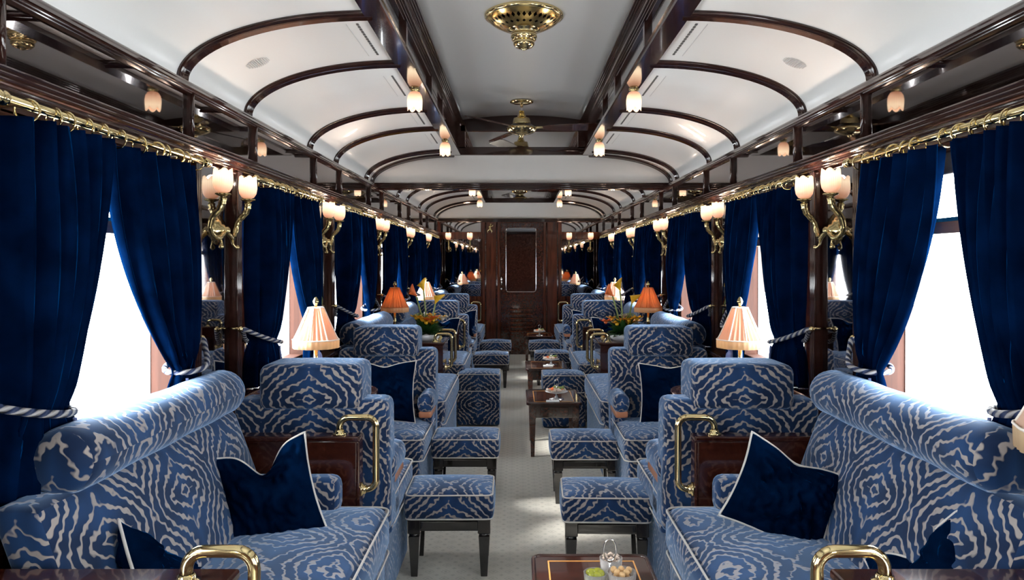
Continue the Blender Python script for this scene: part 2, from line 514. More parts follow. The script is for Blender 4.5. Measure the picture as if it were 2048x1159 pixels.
# ================================================================ SHELL
def struct(o): o['kind'] = 'structure'; return o
NARROW = [-.115, .735, 1.585, 2.435, 3.31, 4.15, 4.97, 5.86]
WIN = [(a + b) / 2 for a, b in zip(NARROW[:-1], NARROW[1:])]
WIN = [-.58] + WIN
HW = .25                                # half length of a window opening
struct(MB().box(-X(1.06), X(1.06), Y(BACK), Y(END), -.05, 0).build('floor', M['carpet']))

WX, WXO = .985, 1.09                     # wall face / outside
SILL, HEAD = -.435, .285
def wall(s):
    mb = MB()
    a, b = sorted((s * X(WX), s * X(WXO)))
    edges = [BACK] + sorted([w - HW for w in WIN] + [w + HW for w in WIN]) + [END]
    mb.box(a, b, Y(BACK), Y(END), 0, Z(SILL))
    mb.box(a, b, Y(BACK), Y(END), Z(HEAD), Z(.505))
    for i in range(0, len(edges), 2):
        mb.box(a, b, Y(edges[i]), Y(edges[i + 1]), Z(SILL), Z(HEAD))
    return struct(mb.build('wall_' + SIDE[s], M['mahogany']))
walls = {s: wall(s) for s in (-1, 1)}
# dado panels as part of the walls
for s in (-1, 1):
    for w in WIN[1:]:
        a, b = sorted((s * X(WX - .008), s * X(WX)))
        MB().box(a, b, Y(w - .30), Y(w + .30), .12, Z(SILL) - .06).build('dado_panel', M['panel'], walls[s], bevel=.006)

# windows
wi = 0
for s in (-1, 1):
    for w in WIN:
        wi += 1
        fr = MB()
        a, b = s * X(.99), s * X(1.05)
        y0, y1 = Y(w - HW), Y(w + HW)
        zt, zb = Z(HEAD), Z(SILL)
        fr.box(a, b, y0, y0 + .035, zb, zt); fr.box(a, b, y1 - .035, y1, zb, zt)
        fr.box(a, b, y0 + .035, y1 - .035, zt - .03, zt); fr.box(a, b, y0 + .035, y1 - .035, zb, zb + .03)
        win = struct(fr.build('window_%d' % wi, M['framewood'], bevel=.004))
        win['label'] = 'tall window with pale wooden jambs behind velvet curtains'
        tb = MB(); tb.box(s * X(1.012), s * X(1.04), y0 + .035, y1 - .035, Z(.070), Z(.070) + .035)
        tb.build('transom_bar', M['transomwood'], win)
        br = MB(); br.box(s * X(1.004), s * X(1.012), y0 + .05, y1 - .05, Z(.070) + .035, Z(.070) + .047)
        br.build('brass_strip', M['brass'], win)
        mu = MB(); mu.box(s * X(1.015), s * X(1.035), Y(w) - .012, Y(w) + .012, Z(.07) + .035, zt - .03)
        mu.build('upper_mullion', M['framewood'], win)
        g = MB(); g.box(s * X(1.028), s * X(1.031), y0 + .03, y1 - .03, zb + .02, Z(.07)); g.build('lower_pane', M['glass'], win)
        g = MB(); g.box(s * X(1.022), s * X(1.025), y0 + .03, y1 - .03, Z(.07) + .03, zt - .02); g.build('upper_pane', M['glass'], win)
        bl = MB(); bl.box(s * X(.998), s * X(1.001), y0 + .04, y1 - .04, Z(.215), zt - .005)
        bl.tube([(s * X(.999), y0 + .04, Z(.215)), (s * X(.999), y1 - .04, Z(.215))], .007)
        bl.build('roller_blind', M['blind'], win)
# sills (continuous ledge)
for s in (-1, 1):
    mb = MB()
    a, b = sorted((s * X(.925), s * X(1.0)))
    mb.box(a, b, Y(BACK), Y(END), Z(-.462), Z(-.440))
    o = struct(mb.build('trim_%d' % (1 if s < 0 else 2), M['mahogany'], bevel=.006))
    o['label'] = 'polished mahogany sill ledge under the windows'

# mirror panels and pilasters of the narrow bays
for s in (-1, 1):
    for k, c in enumerate(NARROW):
        e = .085
        c = c - .022
        mb = MB()
        a = s * X(.984); b = s * X(.978)
        # local uv centred
        y0, y1, z0, z1 = Y(c - e), Y(c + e), Z(-.43), Z(.30)
        vs = [(b, y0, z0), (b, y1, z0), (b, y1, z1), (b, y0, z1)]
        f = (0, 1, 2, 3) if s < 0 else (3, 2, 1, 0)
        uvp = [(y0 - Y(c), z0), (y1 - Y(c), z0), (y1 - Y(c), z1), (y0 - Y(c), z1)]
        mb.add(vs, [f], [[uvp[i] for i in f]], False)
        mb.box(a, b + (a - b) * .2, y0, y1, z0, z1)
        mb.build('mirror_panel', M['etched'], walls[s], merge=False)
        for off in (-e - .022, e + .022):
            p = MB()
            yc = Y(c + off)
            p.box(s * X(.985), s * X(.962), yc - .026, yc + .026, Z(-.44), Z(.30))
            for dy in (-.016, .0, .016):
                p.tube([(s * X(.960), yc + dy, Z(-.44)), (s * X(.960), yc + dy, Z(.30))], .0085, 8)
            p.build('pilaster', M['trimwood'], walls[s])

# frieze mirrors, posts, cornice, rail
RIBS = [.03, .568, .913, 1.448, 1.80, 2.335, 2.671, 3.202, 3.51, 4.045, 4.388, 4.94, 5.285, 5.834]
for s in (-1, 1):
    for i, (a, b) in enumerate(zip([BACK] + RIBS, RIBS + [END])):
        mb = MB(); mb.box(s * X(.986), s * X(.981), Y(a), Y(b), Z(.35), Z(.50))
        mb.build('frieze_mirror', M['frieze'], walls[s])
    for r in RIBS:
        mb = MB()
        mb.box(s * X(.985), s * X(.972), Y(r) - .016, Y(r) + .016, Z(.352), Z(.492))
        mb.tube([(s * X(.971), Y(r), Z(.352)), (s * X(.971), Y(r), Z(.492))], .009, 8)
        mb.build('frieze_post', M['trimwood'], walls[s])
def beads(p0, p1, n, out=.010):
    """fluted line between two profile points, bulging to the right of travel"""
    pts = []
    d = Vector(p1) - Vector(p0); nrm = Vector((d.y, -d.x)).normalized()
    for i in range(n):
        for k in range(5):
            t = (i + k / 5) / n
            q = Vector(p0) + d * t + nrm * out * sin(pi * k / 5)
            pts.append(tuple(q))
    pts.append(tuple(p1)); return pts
ti = 2
for s in (-1, 1):
    # cornice: profile in W units -> metres, drawn for the right side
    pr = [(1.05, .533), (1.0, .533), (.992, .526)]
    pr += beads((.988, .522), (.958, .503), 3, .006) + [(.956, .496)] + beads((.960, .494), (.974, .487), 2, .004) + [(.985, .482), (1.05, .482)]
    prof = [(s * X(a), Z(b)) for a, b in pr]
    if s < 0: prof = prof[::-1]
    ti += 1
    o = struct(MB().prism(prof, Y(BACK), Y(END)).build('trim_%d' % ti, M['trimwood'], merge=False))
    o['label'] = 'dark fluted cornice moulding under the ceiling'
    pr = [(1.05, .358), (.968, .358)] + beads((.955, .356), (.948, .322), 3, .006) + beads((.955, .318), (.965, .305), 2, .005) + [(.975, .298), (1.05, .298)]
    prof = [(s * X(a), Z(b)) for a, b in pr]
    if s < 0: prof = prof[::-1]
    ti += 1
    o = struct(MB().prism(prof, Y(BACK), Y(END)).build('trim_%d' % ti, M['trimwood'], merge=False))
    o['label'] = 'dark moulded rail above the curtain poles'

# vaulted ceiling sides
VX0, VXA, VH0, VHB = .45, .555, .528, .193
def vault(u):                            # u 0..1 crown -> foot
    a = u * pi / 2
    return (VX0 + VXA * sin(a), VH0 + VHB * cos(a))
ceil = MB()
for s in (-1, 1):
    pts = [vault(i / 24) for i in range(25)]
    prof = [(s * X(a), Z(b)) for a, b in pts]
    outer = [(s * X(a * 1.0 + .0), Z(b) + .03) for a, b in pts][::-1]
    ring = prof + outer
    if s > 0: ring = ring[::-1]
    ceil.prism(ring, Y(BACK), Y(END), smooth=True)
# raised clerestory ceiling
SEC = [(BACK, 3.30), (3.44, 5.93)]
for z0, z1 in SEC:
    pts = [(-.40 + .80 * i / 16, .934 + .032 * (1 - ((i - 8) / 8) ** 2)) for i in range(17)]
    ring = [(X(a), Z(b)) for a, b in pts] + [(X(a), Z(b) + .03) for a, b in reversed(pts)]
    ceil.prism(ring, Y(z0), Y(z1), smooth=True)
ceil.box(-X(.47), X(.47), Y(3.30), Y(3.44), Z(.72), Z(.735))
ceil.box(-X(.47), X(.47), Y(5.93), Y(END), Z(.718), Z(.735))
CE = struct(ceil.build('ceiling', M['white'], merge=False, sharp=30))
CE['label'] = 'white vaulted ceiling with a raised centre'

# clerestory side beams
for z0, z1 in SEC:
    for s in (-1, 1):
        lower = [(.467, .705), (.402, .705), (.400, .712)] + beads((.402, .716), (.412, .748), 3, .006)[0:] + [(.428, .752), (.428, .76), (.467, .76)]
        prof = [(s * X(a), Z(b)) for a, b in lower]
        if s > 0: prof = prof[::-1]
        ti += 1
        o = struct(MB().prism(prof, Y(z0), Y(z1)).build('trim_%d' % ti, M['trimwood'], merge=False))
        o['label'] = 'glossy mahogany beam carrying the ceiling lamps'
        upper = [(.467, .862), (.432, .862)] + beads((.430, .868), (.412, .890), 3, -.006) + beads((.410, .896), (.388, .932), 4, -.006) + [(.384, .94), (.384, .955), (.467, .955)]
        prof = [(s * X(a), Z(b)) for a, b in upper]
        if s > 0: prof = prof[::-1]
        ti += 1
        o = struct(MB().prism(prof, Y(z0), Y(z1)).build('trim_%d' % ti, M['trimwood'], merge=False))
        o['label'] = 'dark fluted moulding around the raised ceiling'
        mb = MB(); mb.box(s * X(.445), s * X(.44), Y(z0), Y(z1), Z(.755), Z(.865))
        mb.build('clerestory_mirror', M['clearmirror'], CE)
        for r in RIBS:
            if z0 < r < z1:
                mb = MB(); mb.box(s * X(.44), s * X(.426), Y(r) - .020, Y(r) + .020, Z(.757), Z(.865))
                mb.build('clerestory_post', M['trimwood'], CE)
# ribs
def rib_path(s):
    return [(s * X(vault(i / 20)[0] - (0.0)), 0, Z(vault(i / 20)[1])) for i in range(21)]
for s in (-1, 1):
    for r in RIBS + [3.335, 6.062]:
        mb = MB()
        pts = [vault(i / 22) for i in range(23)]
        w = .034
        sec = [(-w, 0), (-w, -.014), (-w * .6, -.021), (-w * .3, -.017), (0, -.028), (w * .3, -.017), (w * .6, -.021), (w, -.014), (w, 0)]
        vs = []; m = len(sec)
        for i, (a, b) in enumerate(pts):
            q = pts[min(i + 1, 22)]; p = pts[max(i - 1, 0)]
            t = Vector((q[0] - p[0], q[1] - p[1])).normalized(); nr = Vector((t.y, -t.x))   # downward / inward
            if nr.y > 0 and abs(t.x) > .2: nr = -nr
            nr = Vector((-abs(t.y), -abs(t.x)))
            for dy, dn in sec:
                vs.append((s * (X(a) + nr.x * -dn * 1.0), Y(r) + dy, Z(b) + nr.y * -dn))
        fs = []
        for i in range(22):
            for k in range(m - 1):
                f = (i * m + k, (i + 1) * m + k, (i + 1) * m + k + 1, i * m + k + 1)
                fs.append(f if s < 0 else f[::-1])
        mb.add(vs, fs, None, True)
        mb.build('ceiling_rib', M['trimwood'], CE, merge=False)
# bulkheads: lunette under the vault, header beam, end panel of the raised part
def bulkhead(z, zb, zt, num):
    mb = MB()
    pts = [vault(i / 24) for i in range(25)]
    arc = [(-a, b) for a, b in reversed(pts)] + [(a, b) for a, b in pts]
    ring = [(X(a), Z(b)) for a, b in arc] + [(X(1.005), Z(.50)), (-X(1.005), Z(.50))]
    mb.prism(ring, Y(z), Y(z) + .03)
    o = struct(mb.build('wall_%s' % num, M['white'], merge=False)); o['label'] = 'white arched panel across the car'
    hb = MB(); hb.box(-X(1.0), X(1.0), Y(z) - .035, Y(z) + .05, Z(.486), Z(.530))
    for k in range(3):
        hb.tube([(-X(.99), Y(z) - .036, Z(.494 + .014 * k)), (X(.99), Y(z) - .036, Z(.494 + .014 * k))], .007, 8)
    hb.build('header_beam', M['trimwood'], o)
    for sg, zz in ((-1, zb), (1, zt)):
        if zz is None: continue
        e = MB()
        # bottom rail, side stiles and arched top rail
        e.box(-X(.44), X(.44), Y(zz) - .02 * 1, Y(zz) + .02, Z(.705), Z(.758))
        e.tube([(-X(.43), Y(zz) - .022 * -sg * -1, Z(.735)), (X(.43), Y(zz) + .022 * sg, Z(.735))], .008, 8)
        for ss in (-1, 1): e.box(ss * X(.372), ss * X(.45), Y(zz) - .02, Y(zz) + .02, Z(.75), Z(.90))
        top = [(-.40 + .80 * i / 16, .934 + .032 * (1 - ((i - 8) / 8) ** 2)) for i in range(17)]
        ring = [(X(a), Z(b)) for a, b in top] + [(X(.40), Z(.862)), (-X(.40), Z(.862))]
        e.prism(ring, Y(zz) - .02, Y(zz) + .02)
        e.build('end_rail', M['trimwood'], o)
        m2 = MB(); m2.box(-X(.38), X(.38), Y(zz) - .003, Y(zz) + .003, Z(.75), Z(.87))
        m2.build('end_mirror', M['endmirror'], o)
    return o
bulkhead(3.355, 3.30, 3.44, 'bulkhead')
bulkhead(6.06, 5.93, None, 'end_lunette')
# ceiling vents
for s in (-1, 1):
    for a, b in zip(RIBS[:-1], RIBS[1:]):
        if a < 1.0 or (a < 3.3 < b) : continue
        if b - a < .4: z0, z1 = a + .06, b - .06
        else: z0, z1 = a + .13, b - .17
        mb = MB()
        n = 14; x0 = .512; h0 = VH0 + VHB * sqrt(max(0, 1 - ((x0 - VX0) / VXA) ** 2))
        for k in range(n):
            y0 = Y(z0 + (z1 - z0) * k / n); y1 = Y(z0 + (z1 - z0) * (k + .62) / n)
            mb.box(s * (X(x0) - .004), s * (X(x0) + .005), y0, y1, Z(h0) - .003, Z(h0) + .01)
        mb.build('vent_slot', M['vent'], CE)
        mb = MB(); x1 = .545
        mb.box(s * (X(x1) - .001), s * (X(x1) + .001), Y(z0), Y(z1), Z(h0) - .0045, Z(h0))
        mb.build('vent_seam', M['grille'], CE)
    # round speaker grille, laid on the curve
    x0 = .875; ss_ = (x0 - VX0) / VXA; h0 = VH0 + VHB * sqrt(1 - ss_ ** 2)
    slope = math.atan2(VHB * ss_ / sqrt(1 - ss_ ** 2), VXA)
    mb = MB()
    for k in range(-5, 6):
        L = sqrt(max(.0, 1 - (k / 5.6) ** 2)) * .045
        mb.box(-.0022 + k * .0085, .0022 + k * .0085, -L, L, -.002, 0)
    T = Matrix.Translation((s * X(x0), Y(1.63), Z(h0) - .004)) @ Matrix.Rotation(s * slope, 4, 'Y')
    mb2 = MB(); mb2.v = [tuple(T @ Vector(p)) for p in mb.v]; mb2.f = mb.f; mb2.uv = mb.uv; mb2.sm = mb.sm
    mb2.build('speaker_grille', M['grille'], CE)

# back wall behind the camera
struct(MB().box(-X(1.05), X(1.05), Y(BACK) - .04, Y(BACK), 0, Z(.98)).build('wall_back', M['mahogany']))
# end wall
ew = MB()
EZ = Y(END)
ew.box(-X(1.05), X(1.05), EZ, EZ + .05, 0, Z(.56))
EW = struct(ew.build('wall_far', M['panel']))
K = END / 1000
def ex(px): return X((px - 1034) * K - .03)
def ez(py): return Z((524 - py) * K)
def erect(name, x0, x1, y0, y1, d0, d1, mat, parent=EW, bevel=.004):
    mb = MB(); mb.box(ex(x0), ex(x1), EZ - d1, EZ - d0, ez(y1), ez(y0)); return mb.build(name, mat, parent, bevel=bevel)
erect('frieze_board', 868, 1215, 436, 443, .0, .03, M['trimwood'])
for x0, x1 in ((878, 966), (1119, 1207)):
    erect('panel_rail', x0, x1, 464, 478, .0, .02, M['panel'])
    erect('panel_rail', x0, x1, 592, 600, .0, .03, M['panel'])
    erect('upper_mirror', x0 + 4, x1 - 4, 443, 464, .004, .010, M['endmirror'])
    erect('end_mirror', x0 + 4, x1 - 4, 477, 592, .004, .010, M['endmirror'])
    erect('lower_panel', x0 + 8, x1 - 8, 608, 695, .0, .015, M['panel'])
for x0, x1 in ((965, 1000), (1087, 1121)):
    erect('pilaster', x0, x1, 441, 707, .0, .045, M['panel'])
    mb = MB()
    for dx in (.18, .82):
        xx = ex(x0 + (x1 - x0) * dx)
        mb.tube([(xx, EZ - .047, .1), (xx, EZ - .047, ez(445))], .012, 8)
    mb.build('pilaster_bead', M['mahogany'], EW)
# door
dr = MB(); dr.box(ex(1002), ex(1086), EZ - .03, EZ - .002, 0.02, ez(446))
DO = struct(dr.build('door_1', M['mahogany'], bevel=.004)); DO['label'] = 'dark mahogany end door with tall narrow window'
cx0, cx1, cz0, cz1 = ex(1012), ex(1072), ez(583), ez(456)
MB().box(cx0, cx1, EZ - .036, EZ - .031, cz0, cz1).build('door_glass', M['doorglass'], DO)
p = rrect(cx0, cx1, cz0, cz1, .04, 0)
mb = MB(); mb.tube([(a, EZ - .038, b) for a, b, _ in p], .006, 6, closed=True); mb.build('window_trim', M['chrome'], DO)
erect('door_rail', 1008, 1078, 590, 606, .03, .042, M['mahogany'], DO)
for k in range(6):
    y0 = 614 + k * 8.6
    mb = MB(); T = Matrix.Translation((0, EZ - .042, ez(y0 + 4))) @ Matrix.Rotation(.45, 4, 'X')
    mb.box(ex(1021), ex(1065), -.014, .014, -.011, .011, T); mb.build('louvre', M['panel'], DO)
mb = MB(); mb.box(ex(1014), ex(1020), EZ - .044, EZ - .03, ez(668), ez(610)); mb.box(ex(1066), ex(1072), EZ - .044, EZ - .03, ez(668), ez(610))
mb.box(ex(1014), ex(1072), EZ - .044, EZ - .03, ez(672), ez(667)); mb.build('louvre_frame', M['mahogany'], DO)
hd = MB()
hd.tube([(ex(1003), EZ - .03, ez(568)), (ex(1003), EZ - .07, ez(568)), (ex(1003), EZ - .07, ez(560))], .012, 8)
hd.ball((ex(1003), EZ - .07, ez(558)), (.016, .012, .035)); hd.build('handle', M['silver'], DO)
hd = MB(); hd.ball((ex(1003), EZ - .035, ez(577)), .018); hd.build('lock', M['silver'], DO)
# dado of the end wall, skirting
struct(MB().box(-X(.95), X(.95), EZ - .05, EZ, 0, .12).build('baseboard_far', M['mahogany'], bevel=.006))
# brass figure mounted high on the pilaster
fg = empty('brass_figure', (ex(980), EZ - .046, ez(462)))
tag(fg, 'small brass figure mounted high on the wooden pilaster by the end door', 'ornament')
mb = MB()
mb.tube([(0, -.012, 0), (.01, -.014, .03), (-.005, -.014, .055), (.012, -.014, .085)], [.012, .018, .02, .012])
mb.tube([(.0, -.012, .03), (-.03, -.012, .005), (-.035, -.012, -.03)], [.012, .010, .007])
mb.tube([(.01, -.012, .02), (.03, -.012, .0), (.02, -.012, -.03)], [.012, .010, .007])
mb.tube([(.0, -.012, .065), (.04, -.012, .075), (.05, -.012, .10)], [.010, .008, .006])
mb.ball((.014, -.014, .10), .017); mb.build('figure_body', M['brass'], fg)

# ================================================================ CURTAINS
CX = .925
def drape(zp, zc, zt, bulge, s, seed, hlow=-.437):
    """zp pier edge, zc centre edge at the top, zt tie position; returns mesh in world metres"""
    rnd = random.Random(seed)
    ph = [rnd.uniform(0, 6.28) for _ in range(6)]
    nu, nv = 64, 44
    top, tie = .264, -.29
    vs = []
    dirn = 1 if zc > zp else -1
    for j in range(nv + 1):
        t = j / nv
        h = top + (hlow - top) * t
        tt = (top - h) / (top - tie)
        if tt <= 1:
            k = tt ** bulge
            fe = zc + (zt + dirn * .045 - zc) * k          # free edge
            pe = zp + (zt - dirn * .03 - zp) * (tt ** 2.6) * .9 # pier edge
            amp = .024 * (1 - .45 * tt) + .006
            fold = 6.5
        else:
            q = (tt - 1) / (((top - hlow) / (top - tie)) - 1)
            q = min(1, q)
            fe = zt + dirn * (.045 + .035 * sqrt(q)); pe = zt - dirn * (.03 + .03 * sqrt(q)) + (zp + (zt - dirn * .03 - zp) * .9 - (zt - dirn * .03)) * 1.0
            amp = .02; fold = 6.5
        for i in range(nu + 1):
            u = i / nu
            if tt <= 1:
                zz = pe + (fe - pe) * u
            else:
                zz = pe + (fe - pe) * u
            w = sin(u * fold * 2 * pi + ph[0] + .5 * sin(t * 3 + ph[1])) + .35 * sin(u * fold * 4.3 * pi + ph[2] + t * 2)
            # gathered belly bulging into the room near the tie
            belly = .035 * sin(pi * min(1, tt)) * sin(pi * u) if tt <= 1 else 0
            pinch = 1 - .55 * math.exp(-((tt - 1) / .06) ** 2)
            ret = .062 * math.exp(-(u / .10) ** 2)              # the outer edge turns back to the wall
            xx = X(CX) - (amp * w * pinch) - belly + ret
            vs.append((s * xx, Y(zz) + .006 * sin(u * 37 + t * 5 + ph[3]), Z(h)))
    fs = []
    for j in range(nv):
        for i in range(nu):
            a = j * (nu + 1) + i
            fs.append((a, a + 1, a + nu + 2, a + nu + 1))
    mb = MB(); mb.add(vs, fs, None, True); return mb

POS = ['first', 'second', 'third', 'fourth', 'fifth', 'sixth']
def nearn(i): return POS[i]
rod_proto = None; tass_proto = None
VIS = [w for w in WIN if w > 1.0]
def make_rod(c, s, label):
    L = Y(.285)
    root = empty('curtain_pole', (s * X(.93), Y(c), Z(.288)))
    tag(root, label, 'curtain pole', 'brass curtain poles above the windows')
    mb = MB(); mb.tube([(0, -L, 0), (0, L, 0)], .0105, 14); mb.build('rod', M['brass'], root)
    for e in (-1, 1):
        T = Matrix.Translation((0, e * L, 0)) @ Matrix.Rotation(-e * pi / 2, 4, 'X')
        mb = MB(); mb.lathe([(0, .030), (.011, .029), (.016, .022), (.016, .016), (.011, .012), (.017, .006), (.017, -.004), (.011, -.008)], 16, T)
        mb.build('finial', M['brass'], root)
        mb = MB(); mb.box(s * .0, s * .08, e * (L - .06) - .008, e * (L - .06) + .008, -.010, .010)
        mb.build('bracket', M['brass'], root)
    rnd = random.Random(int(c * 100) + s)
    for e in (-1, 1):
        for k in range(6):
            yy = e * (.03 + (L - .09) * (k + rnd.uniform(.2, .8)) / 6)
            a = rnd.uniform(-.35, .35)
            pts = []
            for q in range(18):
                b = 2 * pi * q / 18
                pts.append((.026 * cos(b), 0, .026 * sin(b) - .012))
            T = Matrix.Translation((0, yy, 0)) @ Matrix.Rotation(a, 4, 'Z')
            mb = MB(); mb.tube(pts, .0030, 6, closed=True, T=T)
            mb.build('ring', M['brass'], root)
    return root
def make_tie(s, zt, zp, label):
    """rope looped round the curtain at zt, hooked to the pier at zp"""
    root = empty('curtain_tieback', (s * X(CX), Y(zt), Z(-.29)))
    tag(root, label, 'tieback', 'twisted rope tiebacks')
    d = Y(zp - zt)
    sg = 1 if d > 0 else -1
    mb = MB()
    # one tilted loop: hook at the pier, down around the gathered free edge, back along the wall side
    yf = -sg * .085; loop = []
    for q in range(36):
        a = 2 * pi * q / 36
        t = (1 - cos(a)) / 2                       # 0 at the hook, 1 at the free edge
        yy = d * .93 + (yf - d * .93) * t
        wdt = .018 + .055 * min(1, t * 1.5)
        loop.append((-s * wdt * sin(a) + s * .012 * (1 - t), yy, .085 * (1 - t) ** 1.3 - .012 * sin(pi * t)))
    mb.tube(loop, .0095, 10, closed=True)
    mb.build('rope', M['rope'], root)
    # tassel on a short cord
    ty = -sg * .075
    mb = MB(); mb.tube([(-s * .03, ty, -.02), (-s * .035, ty - sg * .004, -.09)], .005, 6)
    mb.lathe([(0, 0), (.014, -.003), (.02, -.014), (.016, -.028), (.012, -.034), (.018, -.042), (.024, -.05)], 14, Matrix.Translation((-s * .035, ty, -.085)))
    def rf(a, i, r, z): return (r * (1 + .06 * sin(a * 22)), z)
    mb.lathe([(.012, -.034), (.024, -.055), (.030, -.10), (.034, -.15), (.030, -.152), (0, -.15)], 66, Matrix.Translation((-s * .035, ty, -.085)), rfun=rf)
    mb.build('tassel', M['tassel'], root)
    mb = MB(); mb.ball((s * .02, d, .088), .012); mb.tube([(s * .055, d, .09), (s * .02, d, .09)], .005)
    mb.build('hook', M['brass'], root)
    return root
for s in (-1, 1):
    for wi_, c in enumerate(VIS):
        make_rod(c, s, 'brass pole with rings over the %s window on the %s side' % (nearn(wi_), SIDE[s]))
        for e in (-1, 1):
            zp = c + (.25 if e > 0 else -.268); zc = c + e * .014 - .055
            zt = c + (.20 if e > 0 else -.215)
            bul = 2.1 if e > 0 else 1.2
            mb = drape(zp, zc, zt, bul, s, int(c * 31) + e * 7 + s)
            o = mb.build('velvet_curtain', M['velvet'], merge=False, solid=.006)
            which = 'near' if e < 0 else 'far'
            tag(o, 'navy velvet curtain tied back at the %s edge of the %s %s-side window' % (which, nearn(wi_), SIDE[s]), 'curtain', 'navy velvet curtains')
            make_tie(s, zt, c + (.285 if e > 0 else -.365), 'striped rope tieback with tassel on the %s curtain of the %s %s-side window' % (which, nearn(wi_), SIDE[s]))

# ================================================================ SCONCES
def shade_rf(lobes, amp):
    def rf(a, i, r, z):
        if i >= 6 and i <= 8: z = z + amp * (abs(cos(a * lobes / 2)) - .5)
        return r, z
    return rf
TULIP = [(.010, 0), (.026, .006), (.036, .022), (.040, .045), (.0395, .065), (.0385, .078), (.038, .086), (.0375, .094), (.0345, .090), (.034, .07), (.034, .04), (.024, .012)]
def tulip(parent, T, mat, scale=1.):
    mb = MB(); mb.lathe([(r * scale, z * scale) for r, z in TULIP], 48, T, rfun=shade_rf(6, .016 * scale))
    return mb.build('glass_shade', mat, parent)
def rosette(mb, T, sc=1.):
    def rf(a, i, r, z): return (r * (1 + .10 * cos(a * 8) * (i in (1, 2))), z)
    mb.lathe([(.0, -.006), (.044 * sc, -.006), (.046 * sc, .004), (.036 * sc, .010), (.034 * sc, .016), (.022 * sc, .020), (.020 * sc, .030), (.012 * sc, .034), (.014 * sc, .044), (.007 * sc, .05), (0, .052)], 32, T, rfun=rf)
def make_sconce():
    # local: wall at x=0, room towards +x, along y
    root = empty('wall_sconce')
    tag(root, 'double brass sconce', 'wall lamp', 'double wall sconces between the windows')
    mb = MB(); rosette(mb, Matrix.Rotation(pi / 2, 4, 'Y'), 1.15); mb.build('backplate', M['agedbrass'], root)
    for e in (-1, 1):
        P = [(.030, 0, 0), (.036, e * .035, -.018), (.034, e * .070, -.032), (.026, e * .105, -.022), (.024, e * .128, .006), (.036, e * .134, .045), (.062, e * .134, .075), (.072, e * .132, .100), (.074, e * .131, .118)]
        # smooth
        pts = []
        for i in range(len(P) - 1):
            p0, p1, p2, p3 = [Vector(P[max(0, min(len(P) - 1, k))]) for k in (i - 1, i, i + 1, i + 2)]
            for q in range(4):
                t = q / 4
                pts.append(.5 * ((2 * p1) + (p2 - p0) * t + (2 * p0 - 5 * p1 + 4 * p2 - p3) * t * t + (3 * p1 - p0 - 3 * p2 + p3) * t ** 3))
        pts.append(Vector(P[-1]))
        m = len(pts)
        rad = [.0085 + .0070 * (i / m) ** 1.3 + .0012 * sin(i * 2.1) for i in range(m)]
        mb = MB(); mb.tube(pts, rad, 10)
        # scroll hooks
        sc = [(.034 + .002 * q, e * (.075 - .018 * sin(q * .5)), -.034 - .016 * (1 - cos(q * .5))) for q in range(8)]
        mb.tube(sc, [.006, .006, .006, .005, .005, .005, .006, .009], 8)
        mb.ball(sc[-1], .010)
        for q in (16,): mb.ball(pts[q], (.011, .013, .011), 8)
        mb.build('arm', M['agedbrass'], root)
        cup = MB()
        def rf(a, i, r, z): return (r * (1 + (.12 * cos(a * 8) if 3 <= i <= 5 else 0)), z)
        cup.lathe([(.0, -.004), (.013, -.004), (.010, .004), (.020, .010), (.028, .013), (.027, .017), (.015, .019), (.0, .02)], 32, Matrix.Translation((.074, e * .131, .118)), rfun=rf)
        sh = tulip(root, Matrix.Translation((.074, e * .131, .136)), M['tulip'], .92)
        cup.build('cup', M['agedbrass'], sh)
    return root
sp = make_sconce()
first = True
for s in (-1, 1):
    for k, c in enumerate([q for q in NARROW if 1.5 < q < 5.5]):
        loc = (s * X(.977), Y(c) - .01, Z(.100)); rz = 0 if s < 0 else pi
        lab = 'double brass sconce with two lit tulip shades on the %s mirror pier, %s side' % (nearn(k), SIDE[s])
        if first: sp.location = loc; sp.rotation_euler = (0, 0, rz); sp['label'] = lab; first = False
        else: copy_tree(sp, loc=loc, rz=rz, label=lab)
def make_single():
    root = empty('end_wall_sconce')
    tag(root, 'single', 'wall lamp', 'single sconces on the end wall mirrors')
    mb = MB(); rosette(mb, Matrix.Rotation(pi / 2, 4, 'X')); mb.build('backplate', M['agedbrass'], root)
    P = [(0, -.03, 0), (0, -.06, -.02), (0, -.075, .01), (0, -.06, .06), (0, -.065, .10), (0, -.075, .13)]
    mb = MB(); mb.tube(P, [.006, .007, .008, .009, .010, .011], 10); mb.build('arm', M['agedbrass'], root)
    cup = MB(); cup.lathe([(.0, -.004), (.013, -.004), (.010, .004), (.028, .012), (.0, .018)], 24, Matrix.Translation((0, -.075, .13)))
    sh = tulip(root, Matrix.Translation((0, -.075, .146)), M['tulip'], 1.05)
    cup.build('cup', M['agedbrass'], sh)
    return root
es = make_single()
names = ['outer left', 'inner left', 'inner right', 'outer right']
for k, xx in enumerate((-.86, -.60, .60, .86)):
    loc = (X(xx), EZ - .012, Z(.155))
    lab = 'single brass tulip lamp on the end wall mirror, %s one' % names[k]
    if k == 0: es.location = loc; es['label'] = lab
    else: copy_tree(es, loc=loc, label=lab)

